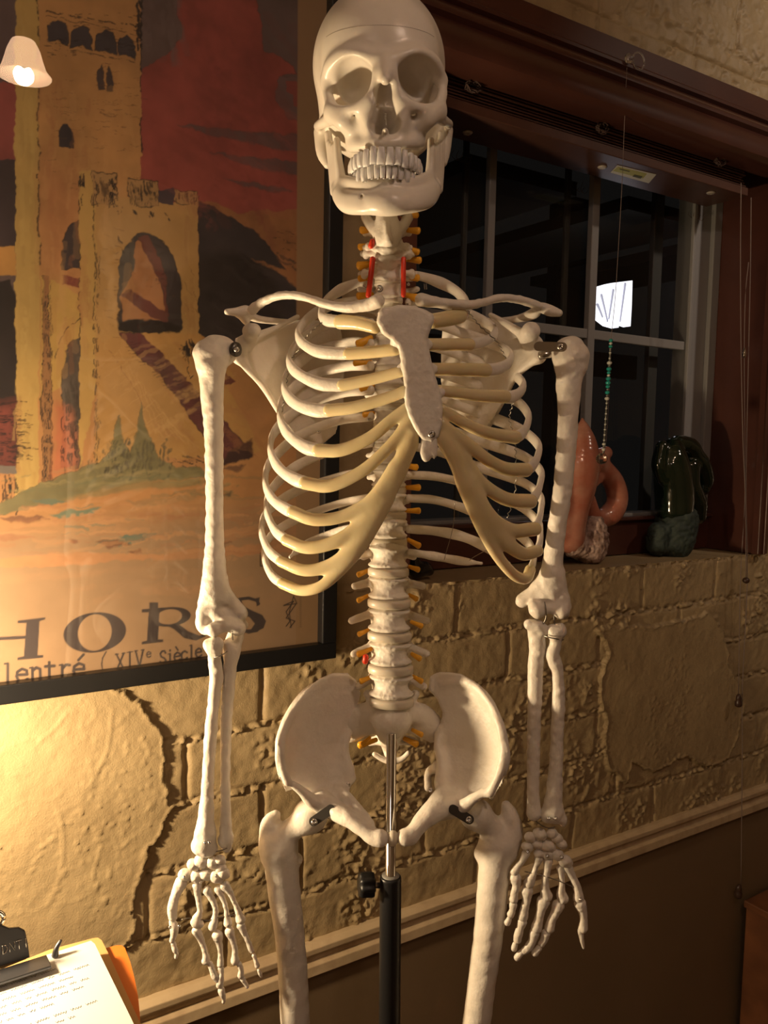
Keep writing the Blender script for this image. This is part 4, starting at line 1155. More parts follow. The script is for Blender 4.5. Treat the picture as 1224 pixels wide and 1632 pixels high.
# raised letters on the clip
def clip_text(strokes, x0):
    out = []
    for s in strokes:
        out.append(sweep([cp(x0 + a*.0052, -.0190-(.012+b*.009)*.25, .012 + b*.009) for a, b in s], .0006, n=5, caps=True))
    return out
LETT = {'A': [[(0, 0), (.5, 1), (1, 0)], [(.2, .4), (.8, .4)]], 'N': [[(0, 0), (0, 1), (1, 0), (1, 1)]], 'T': [[(.5, 0), (.5, 1)], [(0, 1), (1, 1)]], 'I': [[(.5, 0), (.5, 1)]], 'D': [[(0, 0), (0, 1), (.6, .9), (.9, .5), (.6, .1), (0, 0)]], '.': [[(.4, 0), (.5, .1)]], 'S': [[(.9, .85), (.4, 1), (.1, .75), (.8, .3), (.5, 0), (.1, .15)]]}
parts = []
for k, ch in enumerate('S.DNTI'): parts += clip_text(LETT[ch], -.012 + k*.0070)
V, Fc = merge(parts); mesh_obj('clip_lettering', V, Fc, STEEL, bpy.data.objects['clipboard'])

# =================================================================== SKELETON
base = P(622, 1200, .975)
SK = empty('skeleton_model', (base[0], .965, FZ))
tag(SK, 'life-size plastic human skeleton model hanging on a chrome pole stand', 'skeleton')

# ---------------------------------------------------------------- skull
g = SDF(.0016, .006)
g.ball(604, 110, .955, 105, 125, 114)
g.ball(606, 92, .902, 86, 64, 82, k=.02)
g.ball(606, 192, .975, 92, 75, 40, k=.02).ball(608, 222, .99, 72, 55, 34, k=.02)
g.chain([(519, 130, .898, 8), (527, 104, .882, 9), (552, 89, .869, 11), (585, 92, .862, 11), (612, 100, .860, 12), (642, 90, .862, 11), (670, 86, .869, 11), (694, 100, .882, 9), (705, 128, .898, 8)], k=.010)
for sx in (-1, 1):
    X = lambda x: 613 + sx*(613 - x) if sx > 0 else x
    def M(pts): return [((x if sx < 0 else 1226 - x + (-4 if x < 522 else 2 if x < 560 else 0)), y - (3 if sx > 0 else 0), Y, r) for x, y, Y, r in pts]
    g.chain(M([(520, 130, .898, 8), (523, 152, .896, 8), (530, 174, .886, 10)]), k=.006)
    g.chain(M([(531, 180, .886, 14), (545, 190, .878, 15), (556, 200, .880, 14)]), k=.008)
    g.chain(M([(535, 175, .880, 8), (560, 175, .868, 9), (588, 163, .861, 9)]), k=.006)
    g.chain(M([(600, 118, .857, 9), (592, 150, .862, 9), (586, 178, .865, 11), (586, 205, .868, 12)]), k=.008)
    g.chain(M([(530, 188, .890, 11), (514, 196, .910, 8), (507, 200, .935, 6.5), (507, 202, .962, 7)]), k=.006)
    g.chain(M([(516, 212, .982, 16), (517, 243, .978, 13), (522, 262, .972, 7)]), k=.010)
    g.chain(M([(578, 225, .925, 9), (576, 258, .915, 6)]), k=.005)
    g.chain(M([(552, 205, .892, 14), (566, 226, .896, 12)]), k=.010)
g.ball(613, 208, .888, 51, 36, 33, k=.010)
g.chain([(559, 232, .903, 9), (568, 231, .884, 11), (588, 229, .871, 11), (613, 229, .866, 11), (640, 228, .871, 11), (661, 227, .884, 11), (671, 227, .903, 9)], k=.008)
g.chain([(612, 96, .860, 13), (613, 114, .854, 11.5), (614, 126, .848, 9)], k=.007)
# hollows
for sx in (-1, 1):
    def M(pts): return [((x if sx < 0 else 1226 - x + 2), y - (3 if sx > 0 else 0), Y, r) for x, y, Y, r in pts]
    for (x, y, Y, r), (ry, rz) in zip(M([(559, 131, .870, 34), (567, 133, .879, 25)]), ((44, 35), (46, 26))):
        g.ball(x, y, Y, r, ry, rz, k=.004, op='-', rot=(0, math.radians(-14*sx), math.radians(-16*sx)))
    (x, y, Y, r), = M([(574, 145, .915, 9)]); g.ball(x, y, Y, 5, 12, 6, k=.006, op='-')
    (x, y, Y, r), = M([(484, 125, .905, 9)]); g.ball(x, y, Y, 18, 36, 56, k=.010, op='-')
    (x, y, Y, r), = M([(540, 222, .905, 9)]); g.ball(x, y, Y, 13, 30, 17, k=.006, op='-')
    (x, y, Y, r), = M([(566, 207, .862, 9)]); g.ball(x, y, Y, 12, 12, 14, k=.008, op='-')
    g.chain(M([(563, 182, .858, 1.3), (564, 183, .872, 1.3)]), k=.002, op='-')
g.chain([(614, 143, .842, 7.5), (613, 162, .850, 15), (612.5, 186, .856, 21)], k=.0025, op='-', sy=.30)
g.chain([(600, 197, .860, 12), (626, 197, .860, 12)], k=.0025, op='-', sy=.34)
g.chain([(614, 150, .892, 1.6), (615, 200, .872, 1.8)], k=.001)
g.chain([(597, 182, .895, 4), (596, 196, .888, 5)], k=.002).chain([(629, 182, .895, 4), (631, 196, .888, 5)], k=.002)
g.chain([(614, 209, .862, 5), (614, 207, .853, 3)], k=.004)
skull = g.build('skull', SKULLM, SK)

# seam around the removable skull cap
sm = []
for a in np.linspace(-1.15, 1.15, 40):
    x = 606 + 94*math.sin(a); y = 54 - 14*math.cos(a)*1.0 + abs(a)**2*8
    sm.append((x, y))
bpy.context.view_layer.update()
def on_surface(o, px, py, lift=.0):
    og = Vector(ORG[o.name]); r = Vector(ray(px, py)).normalized()
    ok, loc, nrm, _ = o.ray_cast(Vector(CAMP) - og, r)
    return None if not ok else np.array(loc + og) - np.array(r)*lift
for o_ in (skull,): pass
seam = [q for q in (on_surface(skull, x, y, -.0001) for x, y in sm) if q is not None]
SEAMM = mat('seam_shadow_gap', (0.28, 0.23, 0.18), .6)
V, Fc = sweep(seam, .00028, n=5, caps=False); mesh_obj('cap_seam', V, Fc, SEAMM, skull)

g = SDF(.0013, .007)
low = [(536, 303, .925, 9), (543, 320, .908, 10), (554, 330, .890, 10.5), (575, 332, .874, 10.5), (600, 331, .865, 11), (617, 330, .861, 12), (636, 330, .864, 11), (660, 328, .873, 10.5), (680, 322, .890, 10.5), (689, 313, .906, 10), (695, 295, .922, 9)]
g.chain(low)
g.chain([(x + (617-x)*.01, y - 15, Y + .001, r) for x, y, Y, r in low[1:-1]], k=.009)
g.chain([(551, 289, .910, 9), (563, 291, .890, 9), (588, 294, .873, 9), (617, 294, .867, 9), (646, 293, .873, 9), (667, 288, .890, 9), (681, 283, .910, 9)], k=.009)
g.ball(617, 324, .862, 26, 12, 14, k=.010)
for sx in (-1, 1):
    fr = [(537, 224, .928, 5.5), (540, 258, .920, 6.5), (546, 296, .914, 8)] if sx < 0 else [(687, 224, .928, 5.5), (686, 258, .920, 6.5), (683, 296, .914, 8)]
    bk = [(523, 214, .958, 6), (529, 258, .953, 7), (534, 306, .938, 8)] if sx < 0 else [(704, 214, .958, 6), (702, 258, .953, 7), (698, 302, .938, 8)]
    for i in range(5):
        t = i/4.
        ch = [tuple(a + (b-a)*t for a, b in zip(p, q)) for p, q in zip(fr, bk)]
        if 0 < i < 4: ch[0] = (ch[0][0], ch[0][1] + 12, ch[0][2], 5.0)
        g.chain(ch, k=.005)
g.chain([(576, 313, .855, 2.2), (576, 313, .880, 2.2)], k=.002, op='-')
mand = g.build('mandible', SKULLM, SK)

def tooth(c, w, h, d, ang, flip, parent):
    """crown: c centre, flip=1 grows downwards (upper row)"""
    prof = [(-.50, .62, .50), (-.46, .74, .70), (-.20, .88, .95), (.15, .97, .95), (.38, 1.0, .75), (.47, .94, .50), (.50, .80, .25)]
    n = 14; V = []
    ca, sa = math.cos(ang), math.sin(ang)
    for t, a, b in prof:
        for j in range(n):
            u = 2*math.pi*j/n; cu, su = math.cos(u), math.sin(u)
            x = math.copysign(abs(cu)**.6, cu)*a*w/2; y = math.copysign(abs(su)**.7, su)*b*d/2
            V.append((c[0] + ca*x - sa*y, c[1] + sa*x + ca*y, c[2] - flip*t*h))
    Fc = []
    for i in range(len(prof)-1):
        for j in range(n):
            k = (j+1) % n; q = (i*n+j, i*n+k, (i+1)*n+k, (i+1)*n+j)
            Fc.append(q if flip < 0 else q[::-1])
    Fc.append(tuple(range(n))[::-flip] if True else ()); Fc.append(tuple((len(prof)-1)*n+j for j in range(n))[::flip])
    return mesh_obj('tooth', V, Fc, TOOTHM, parent)
zu = P(614, 249, .853)[2]; zl = P(614, 273, .858)[2]
m0 = mpp(614, 250, .855)
for sx in (-1, 1):
    pos = [(7, .8525, 13.2, 0), (19.5, .8540, 11.0, 8), (30.5, .8580, 10.5, 24), (39.5, .8655, 9.5, 42), (46, .8750, 9.5, 56), (51, .8865, 13, 68), (53.5, .9000, 12, 76)]
    for i, (dx, Y, wd, an) in enumerate(pos):
        c = P(614.5 + sx*dx, 249, Y); c[2] = zu + (.0006 if i == 1 else 0) - (.0008 if i == 2 else 0) + .0006*max(0, i-3)
        tooth(c, wd*m0*1.10, (.0175 if i < 3 else .0155), .0070 if i < 3 else .0085, math.radians(an*sx), 1, skull)
    pos = [(4.8, .8570, 8.6, 0), (14, .8582, 9.2, 8), (24, .8620, 10, 24), (33.5, .8690, 9.5, 42), (41, .8780, 9.5, 56), (47, .8890, 12.5, 68), (50, .9020, 12, 76)]
    for i, (dx, Y, wd, an) in enumerate(pos):
        c = P(614.5 + sx*dx, 273, Y); c[2] = zl + (.0007 if i == 2 else 0) + .0004*max(0, i-3)
        tooth(c, wd*m0*1.10, .0150, .0065 if i < 3 else .0085, math.radians(an*sx), -1, mand)

# ---------------------------------------------------------------- spine
def vertebra(name, x, y, Y, rx, hh, tp, ty=0, tY=.018, sp=.045, tr=6, cerv=False, wing=0):
    """rx half width in px, hh half height in px, tp transverse tip distance in px"""
    m = mpp(x, y, Y); g = SDF(.0013, .004)
    c = P(x, y, Y); R = rx*m; H = hh*m; Dp = R*(.72 if not cerv else .62)
    up = np.array([0, 0, 1.])
    g.ell(c + up*H*.72, (R, Dp, H*.36)); g.ell(c - up*H*.72, (R*1.02, Dp, H*.36))
    g.cap(c + up*H*.55 + [0, .001, 0], c - up*H*.55 + [0, .001, 0], R*.74, R*.76, k=.006, sy=1.25)
    back = c + [0, Dp + .012, 0]
    for sx in (-1, 1):
        a = c + [sx*R*.6, Dp*.7, H*.2]; b = c + [sx*R*.75, Dp + .012, H*.1]
        g.cap(a, b, tr*m*1.1, tr*m*1.1, k=.005)
        tip = P(x + sx*tp, y + ty, Y + tY)
        g.cap(b, tip, tr*m*1.05, tr*m*.85, k=.005)
        if cerv:
            f = P(x + sx*tp*.8, y + ty - 2, Y + .002)
            g.cap(c + [sx*R*.8, 0, 0], f, tr*m*.9, tr*m*.8, k=.003)
            g.cap(c + [sx*R*.86, 0, H*.5], c + [sx*R*.95, .002, H*1.25], .0022, .0014, k=.003)
            g.ell(P(x + sx*tp*.86, y + ty, Y + .006), (tr*m*1.1, .006, tr*m*1.5), k=.003)
        g.cap(b, b + [sx*.001, .005, H*1.1], tr*m, tr*m*.8, k=.004)
        g.cap(b, b + [-sx*.001, .005, -H*1.2], tr*m, tr*m*.8, k=.004)
        g.cap(b, back + [0, .012, -.002], tr*m*.9, tr*m*.8, k=.005)
    g.cap(back + [0, .010, 0], back + [0, .010 + sp*.6, -.4*sp], tr*m*.8, tr*m*.7, k=.005)
    return g.build(name, BONE, SK, noise=.0004, nscale=400)
def disc(x, y, Y, rx, hh):
    m = mpp(x, y, Y); c = P(x, y, Y); R = rx*m; H = hh*m; Dp = R*.74
    prof = [(.2, 1), (.9, 1), (.985, .75), (1.0, .2), (1.0, -.2), (.985, -.75), (.9, -1), (.2, -1)]
    n = 26; V = []; Fc = []
    for r, h in prof:
        for j in range(n):
            t = 2*math.pi*j/n; V.append((c[0] + R*r*math.cos(t), c[1] + Dp*r*math.sin(t), c[2] + H*h))
    for i in range(len(prof)-1):
        for j in range(n): Fc.append((i*n+j, (i+1)*n+j, (i+1)*n+(j+1) % n, i*n+(j+1) % n))
    Fc.append(tuple(range(n))); Fc.append(tuple((len(prof)-1)*n+j for j in range(n))[::-1])
    return mesh_obj('spinal_disc', V, Fc, DISCM, SK)
# neck
g = SDF(.0013, .005)   # axis vertebra with its dens
g.chain([(616, 345, .945, 17), (618, 362, .940, 19), (618, 380, .938, 21)], sy=1.3)
g.chain([(617, 356, .930, 3), (618, 372, .924, 5), (619, 382, .926, 7)], k=.006)
for sx in (-1, 1):
    X = lambda d: 617 + sx*d
    g.chain([(X(14), 374, .942, 8), (X(26), 360, .950, 8), (X(33), 346, .958, 9)], k=.007)
    g.chain([(X(20), 366, .955, 7), (X(35), 372, .968, 5)]).chain([(X(22), 372, .96, 6), (X(6), 380, .99, 6)])
g.chain([(617, 378, .985, 7), (617, 392, 1.02, 6)])
g.build('cervical_vertebra', BONE, SK)
g = SDF(.0013, .005)   # atlas ring under the skull
for sx in (-1, 1):
    g.chain([(617, 334, .935, 5), (617+sx*16, 335, .940, 6), (617+sx*26, 336, .958, 9), (617+sx*40, 337, .965, 6)]).chain([(617+sx*26, 336, .965, 7), (617+sx*14, 334, .99, 5), (617, 334, .998, 5)])
g.build('cervical_vertebra', BONE, SK)
vertebra('cervical_vertebra', 617.5, 393, .941, 23, 9, 36, 2, .014, .03, 5.5, True)
vertebra('cervical_vertebra', 618, 407, .944, 24, 11, 40, -2, .014, .03, 5.5, True)
vertebra('cervical_vertebra', 618.5, 435, .952, 22, 11.5, 44, 2, .016, .035, 5.5, True)
vertebra('cervical_vertebra', 619, 463, .958, 23, 12.5, 46, -2, .018, .045, 5.5)
for x, y, Y, rx, hh in ((618, 419.5, .948, 21, 4.5), (619, 448.5, .955, 22, 4), (620, 479, .960, 22, 4.5), (617, 399, .943, 18, 3.5)): disc(x, y, Y, rx, hh)
ty = [494, 518, 545, 573, 602, 632, 663, 695, 727, 762, 800, 842]
for i, y in enumerate(ty):
    rx = 21 + i*.75; hh = 11 + i*.42
    vertebra('thoracic_vertebra', 621 - i*.1, y, .965 + .010*math.sin(math.pi*(i+1)/12), rx, hh, 40 - i*.9 if i < 10 else 30, -1, .030, .05, 5)
    y2 = (y + (ty[i+1] if i < 11 else 887))/2
    disc(621 - i*.1, y2, .965 + .008*math.sin(math.pi*(i+1)/12), rx*.99, 3.2 + i*.28)
ly = [887, 936, 987, 1040, 1092]
lx = [619, 619.5, 620.5, 622, 623.5]
for i, y in enumerate(ly):
    vertebra('lumbar_vertebra', lx[i], y, .960, 31.5 + i*.9, 18.5, [40, 54, 60, 58, 52][i], [0, -2, 2, 2, 2][i], .022, .05, 7.0)
for y, x, r in ((911.5, 619, 33), (961, 620, 34.5), (1013.5, 621, 35.5), (1066, 622.5, 36.5), (1118, 624, 36)): disc(x, y, .958, r, 6.8)
# nerve stubs and arteries
def nerve(x0, y0, x1, y1, Y, r=4.4):
    a = P(x0, y0, Y + .006); b = P(x1, y1, Y); m = mpp(x1, y1, Y)
    q = [a, (a+b)/2, b]
    V, Fc = sweep(q, [r*m*.8, r*m*.95, r*m*1.25], [r*m*.6, r*m*.75, r*m*.9], n=8); mesh_obj('nerve_root', V, Fc, NERVE, SK)
for a in ((596, 366, 576, 367, .953, 5), (596, 390, 573, 394, .955, 4.5), (594, 420, 572, 424, .96, 6), (594, 443, 573, 444, .965, 4.5), (594, 469, 571, 472, .965, 5),
          (640, 344, 665, 343, .955, 4), (642, 366, 667, 368, .953, 4.8), (648, 395, 666, 402, .955, 4.5), (646, 413, 669, 415, .96, 4.8), (646, 441, 666, 443, .965, 5), (646, 470, 663, 475, .965, 5.5),
          (592, 538, 571, 549, .968, 6), (592, 577, 565, 579, .968, 4), (597, 614, 575, 620, .968, 4), (596, 658, 580, 661, .968, 4), (640, 741, 664, 745, .965, 4.5), (643, 777, 668, 777, .965, 4.5), (646, 814, 668, 814, .965, 4.3),
          (650, 860, 668, 870, .965, 4.5), (590, 860, 573, 867, .965, 4.2), (588, 909, 571, 916, .965, 4.2), (587, 949, 571, 957, .965, 4), (587, 1004, 572, 1011, .965, 4), (592, 1034, 571, 1043, .965, 4.5), (591, 1079, 575, 1086, .965, 4.3),
          (652, 903, 667, 908, .965, 4), (652, 948, 664, 955, .965, 4), (655, 991, 672, 998, .965, 4), (656, 1042, 669, 1050, .965, 4.4), (658, 1078, 672, 1086, .965, 4.2),
          (600, 1179, 573, 1188, .99, 5), (590, 1175, 577, 1186, .985, 3.5), (644, 1177, 664, 1186, .99, 5), (657, 1163, 672, 1171, .965, 4)): nerve(*a)
for pts, r in (([(594, 412), (591, 440), (587, 472)], 4.4), ([(643, 412), (643, 440), (643, 471)], 4.0), ([(594, 384), (591, 393)], 4.5), ([(583, 1046), (582, 1055)], 5)):
    m = mpp(600, 440, .938); q = [P(x, y, .937 if y < 800 else .955) for x, y in pts]
    V, Fc = sweep(q, r*m, n=8); mesh_obj('artery', V, Fc, ARTERY, SK)
# sacrum
g = SDF(.0016, .008)
g.ball(624, 1146, .957, 33, 27, 24)
g.chain([(624, 1155, .965, 24), (623, 1160, .985, 24), (622, 1172, 1.03, 20), (622, 1188, 1.055, 14), (622, 1200, 1.052, 10)], k=.010)
for sx in (-1, 1):
    g.chain([(624+sx*26, 1132, .975, 13), (624+sx*46, 1140, .985, 19), (624+sx*62, 1152, .992, 18)], k=.012)
    g.chain([(624+sx*40, 1155, .99, 15), (624+sx*64, 1170, .998, 13)], k=.012)
    g.chain([(624+sx*28, 1118, .982, 8), (624+sx*38, 1106, .985, 7)], k=.006)
    g.chain([(624+sx*14, 1178, 1.03, 8), (624+sx*34, 1182, 1.04, 7)], k=.006)
g.build('sacrum', BONE, SK)
g = SDF(.0013, .004)
g.chain([(597, 1202, 1.035, 4), (610, 1210, 1.035, 4.5), (624, 1213, 1.035, 5.5), (640, 1210, 1.035, 4.5), (651, 1200, 1.035, 4)])
g.chain([(624, 1213, 1.035, 5), (624, 1222, 1.03, 4)])
g.build('coccyx', BONE, SK)

# ---------------------------------------------------------------- ribs and cartilage
def rib(pts, ra, rb, name='rib', taper=None):
    q = np.array([P(x, y, Y) for x, y, Y in pts]); path = catmull(q, 7)
    n = len(path); m = .0007
    t = np.linspace(0, 1, n)
    A = ra*m*(.78 + .22*np.clip(t*3, 0, 1)) * (1 + .06*np.sin(t*23))
    A[-3:] *= 1.05
    Bn = rb*m*np.ones(n)
    if taper: A *= np.clip((1-t)*taper, .35, 1); Bn *= np.clip((1-t)*taper, .5, 1)
    V, Fc = sweep(path, A, Bn, n=12)
    o = mesh_obj(name, V, Fc, BONE, SK); return o
RL = {
 1: ([(596, 452, .968), (575, 450, .985), (545, 461, .985), (522, 478, .965), (512, 498, .93), (518, 509, .90), (543, 513, .885)], 9, 5),
 2: ([(593, 484, .968), (560, 480, 1.0), (515, 492, 1.0), (484, 515, .965), (475, 534, .93), (486, 550, .905), (510, 561, .885), (557, 564, .868)], 9.0, 5),
 3: ([(593, 515, .968), (560, 511, 1.005), (510, 522, 1.02), (472, 552, .98), (461, 572, .94), (466, 587, .915), (484, 601, .893), (512, 612, .878), (547, 614, .868)], 9.5, 5),
 4: ([(593, 548, .968), (555, 546, 1.01), (500, 562, 1.025), (462, 592, .985), (453, 615, .94), (460, 633, .91), (478, 647, .89), (503, 654, .876), (526, 654, .868)], 10, 5),
 5: ([(593, 583, .968), (550, 584, 1.01), (494, 600, 1.025), (454, 634, .985), (446, 658, .945), (451, 680, .91), (466, 699, .892), (487, 713, .878), (509, 718, .868)], 10, 5),
 6: ([(593, 622, .968), (545, 626, 1.01), (482, 648, 1.025), (441, 684, .985), (431, 710, .945), (436, 733, .91), (451, 752, .893), (470, 764, .88), (488, 770, .870)], 10, 5),
 7: ([(593, 664, .968), (540, 670, 1.01), (474, 696, 1.02), (432, 735, .985), (423, 762, .945), (427, 784, .912), (440, 801, .895), (455, 811, .883), (468, 817, .874)], 9.5, 5),
 8: ([(593, 706, .968), (540, 715, 1.01), (474, 742, 1.02), (433, 780, .985), (425, 808, .945), (430, 829, .915), (440, 847, .898), (458, 862, .880)], 9, 5),
 9: ([(593, 750, .968), (540, 760, 1.01), (470, 784, 1.02), (427, 815, .985), (417, 840, .945), (420, 860, .918), (430, 880, .902), (449, 896, .886)], 8.5, 5),
 10: ([(593, 792, .968), (540, 803, 1.01), (476, 826, 1.015), (434, 852, .985), (422, 876, .95), (424, 898, .922), (434, 918, .903), (451, 931, .890)], 8.0, 5),
 11: ([(592, 838, .968), (560, 842, .995), (515, 856, 1.01), (478, 874, 1.0), (462, 888, .985)], 8, 4.5),
 12: ([(590, 882, .968), (570, 885, .985), (545, 889, .995), (525, 894, .995)], 7, 4)}
RR = {
 1: ([(648, 442, .968), (668, 440, .985), (700, 450, .985), (728, 465, .965), (744, 486, .94), (742, 500, .915), (732, 505, .893)], 9, 5),
 2: ([(650, 482, .968), (690, 482, 1.0), (740, 498, 1.005), (779, 517, .98), (789, 530, .95), (781, 540, .925), (765, 546, .905), (748, 549, .893)], 8.5, 5),
 3: ([(650, 513, .968), (692, 516, 1.005), (745, 534, 1.02), (795, 552, 1.0), (813, 566, .965), (810, 579, .935), (793, 588, .915), (774, 590, .902)], 9.5, 5),
 4: ([(650, 548, .968), (696, 554, 1.01), (755, 574, 1.025), (812, 594, 1.005), (833, 611, .965), (830, 624, .94), (817, 632, .922), (804, 633, .912)], 9.5, 5),
 5: ([(650, 586, .968), (698, 594, 1.01), (758, 614, 1.025), (818, 636, 1.005), (841, 659, .965), (840, 678, .94), (832, 691, .925), (821, 697, .916)], 9.5, 5),
 6: ([(650, 626, .968), (698, 636, 1.01), (762, 658, 1.025), (828, 684, 1.005), (857, 708, .965), (857, 727, .94), (849, 742, .926), (838, 749, .918)], 9.5, 5),
 7: ([(650, 668, .968), (698, 678, 1.01), (762, 702, 1.025), (832, 726, 1.005), (861, 750, .965), (861, 770, .942), (855, 788, .928), (845, 799, .918)], 9, 5),
 8: ([(650, 710, .968), (698, 720, 1.01), (762, 744, 1.025), (832, 768, 1.005), (861, 792, .965), (862, 812, .945), (859, 828, .93), (853, 842, .92)], 8.5, 5),
 9: ([(650, 757, .968), (698, 760, 1.01), (760, 776, 1.02), (826, 805, 1.0), (857, 832, .968), (861, 850, .948), (860, 866, .936), (856, 878, .928)], 8.5, 5),
 10: ([(650, 794, .968), (694, 797, 1.01), (745, 812, 1.02), (800, 836, 1.01), (838, 862, .985), (850, 880, .965), (850, 895, .950), (845, 908, .940)], 8.5, 5),
 11: ([(650, 843, .968), (690, 846, 1.005), (730, 853, 1.015), (768, 868, 1.01), (795, 885, 1.0), (812, 899, .985)], 9, 4.5),
 12: ([(650, 880, .968), (690, 886, 1.0), (735, 894, 1.01), (768, 898, 1.01)], 7.5, 4)}
for D_ in (RL, RR):
    for i in range(1, 13):
        pts, ra, rb = D_[i]; rib(pts, ra, rb, taper=(4.0 if i == 12 else 5.0) if i > 10 else None)
def cart(paths, k=.005):
    g = SDF(.0014, k)
    for p in paths: g.chain(p, sy=1.55)
    return g.build('costal_cartilage', CART, SK)
CY = lambda pts: pts
def thick(pts, r0, r1):
    n = len(pts); return [(x, y, Y, r0 + (r1-r0)*i/(n-1)) for i, (x, y, Y) in enumerate(pts)]
def smoothpx(pts, n=3):
    return [tuple(q) for q in catmull(np.array(pts), n)]
L1 = [
 [(543, 513, .885), (570, 515, .872), (598, 522, .86)],
 [(556, 564, .868), (594, 561, .857), (630, 557, .846)],
 [(546, 614, .868), (594, 604, .857), (640, 592, .845)],
 [(525, 654, .868), (565, 649, .858), (618, 634, .848), (648, 622, .842)],
 [(508, 718, .868), (545, 717, .859), (590, 697, .851), (625, 668, .846), (652, 648, .842)],
 [(487, 770, .870), (527, 774, .860), (578, 750, .852), (620, 712, .847), (656, 668, .843)],
 [(467, 816, .874), (500, 828, .864), (545, 823, .858), (592, 796, .852), (630, 745, .847), (660, 690, .843)],
 [(457, 861, .880), (490, 873, .868), (532, 864, .860), (572, 838, .856), (604, 795, .853), (632, 748, .849)],
 [(448, 895, .886), (485, 909, .872), (525, 901, .864), (560, 876, .858), (590, 835, .855), (612, 795, .853)],
 [(450, 930, .890), (480, 941, .876), (512, 934, .866), (545, 907, .861), (578, 868, .857), (604, 822, .854), (634, 762, .849), (658, 708, .845)]]
rr = [(12, 10), (10, 10), (10, 9), (10.5, 9), (11, 9), (11, 9), (10.5, 10), (10, 12), (9, 13), (9, 9)]
cart([thick(smoothpx(p), *r) for p, r in zip(L1, rr)], .0070)
R1 = [
 [(732, 503, .893), (712, 508, .878), (688, 512, .862)],
 [(748, 549, .893), (715, 549, .872), (678, 549, .854)],
 [(774, 590, .902), (735, 589, .878), (684, 588, .852)],
 [(804, 632, .912), (760, 630, .884), (700, 622, .852)],
 [(821, 697, .916), (782, 691, .888), (747, 678, .868), (704, 653, .850)],
 [(838, 749, .918), (806, 747, .893), (776, 732, .874), (747, 708, .862), (704, 676, .849)],
 [(845, 799, .918), (806, 795, .893), (768, 770, .874), (742, 735, .864), (704, 692, .850)],
 [(852, 843, .920), (816, 845, .900), (780, 822, .882), (752, 780, .868), (728, 732, .858), (706, 700, .851)],
 [(856, 878, .928), (832, 882, .910), (800, 858, .893), (772, 820, .879), (745, 768, .867)],
 [(845, 908, .940), (838, 922, .928), (818, 915, .912), (790, 882, .895), (764, 836, .880), (742, 785, .868), (724, 735, .858), (708, 704, .852)]]
rr = [(13, 12), (10, 10), (11, 10), (11, 9), (11, 9), (11.5, 9), (12, 9), (11.5, 10), (10, 14), (9, 9)]
cart([thick(smoothpx(p), *r) for p, r in zip(R1, rr)], .0070)

# sternum
def sY(x, z): return .846 + (z-P(640, 500, .85)[2])*.05 + (x-P(655, 500, .85)[0])*.12
g = SDF(.0014, .004)
g.pplate([(608, 492), (634, 486), (662, 487), (680, 494), (692, 500), (693, 512), (686, 528), (681, 542), (686, 566), (690, 586), (696, 606), (703, 628), (706, 650), (705, 674), (699, 697), (688, 706), (672, 701), (662, 688), (652, 668), (645, 648), (644, 625), (643, 603), (639, 580), (634, 556), (622, 543), (608, 532), (600, 515), (602, 500)], .846, sY, .0050, rnd=.006)
for y, x0, x1 in ((549, 630, 682), (588, 639, 690), (625, 644, 702)): g.chain([(x0, y, .846, 8), (x0+4, y, .846, 8)], sy=1.4).chain([(x1, y, .851, 8), (x1-4, y, .851, 8)], sy=1.4)
g.build('sternum', BONE, SK, noise=.0004, nscale=300)
g = SDF(.0012, .003)
g.pplate([(672, 690), (696, 692), (698, 712), (697, 726), (692, 732), (688, 729), (684, 735), (677, 737), (672, 732), (669, 722), (670, 706)], .843, lambda x, z: .843+0*x+0*z, .0032, rnd=.004)
g.build('xiphoid', BONE, SK)
screw(688, 692, .838, 6.2, SK)

# clavicles
g = SDF(.0013, .005)
g.chain([(402, 494, .935, 8), (410, 487, .930, 7.5), (430, 476, .918, 6.5), (458, 470, .905, 6.5), (490, 475, .892, 6.5), (520, 485, .882, 7), (555, 490, .872, 8.5), (585, 486, .864, 10), (602, 480, .858, 11.5)], k=.006)
g.build('clavicle', BONE, SK, noise=.0005, nscale=200)
g = SDF(.0013, .005)
g.chain([(672, 478, .868, 11), (690, 481, .872, 9), (715, 484, .880, 8), (745, 486, .892, 7.5), (770, 482, .905, 6.5), (795, 475, .920, 6.5), (825, 477, .935, 6.5), (848, 484, .945, 7), (858, 488, .95, 7)], k=.006)
g.build('clavicle', BONE, SK, noise=.0005, nscale=200)

# scapulae
xa, xb = P(388, 560, .96)[0], P(519, 560, 1.05)[0]
def scL(x, z):
    t = np.clip((x-xa)/(xb-xa), -.2, 1.2); return .962 + .095*t**.85 if not isinstance(t, np.ndarray) else .962 + .095*np.sign(t)*np.abs(t)**.85
g = SDF(.0015, .005)
g.pplate([(386, 548), (400, 538), (424, 534), (448, 518), (478, 502), (512, 500), (538, 508), (545, 560), (543, 640), (530, 690), (505, 712), (480, 705), (455, 668), (430, 632), (410, 604), (390, 584)], 1.0, scL, .0022, rnd=.003)
g.chain([(384, 572, .962, 10), (398, 590, .97, 6), (420, 615, .985, 5), (440, 648, 1.0, 5), (462, 682, 1.02, 5), (482, 704, 1.035, 7)], k=.006)
g.chain([(383, 551, .958, 9), (380, 568, .958, 11)], k=.006)
g.chain([(395, 548, .965, 11), (400, 538, .958, 10), (398, 528, .946, 12), (404, 527, .935, 12)], k=.007)
g.chain([(400, 540, .965, 8), (440, 522, .99, 4), (474, 505, 1.01, 4)], k=.006)
g.chain([(362, 497, .935, 5), (378, 497, .945, 7), (392, 494, .950, 7.5), (396, 500, .96, 8), (410, 508, .98, 6), (440, 512, 1.01, 5), (480, 514, 1.05, 4)], k=.006)
g.chain([(382, 501, .950, 6), (392, 512, .958, 6)], k=.006)
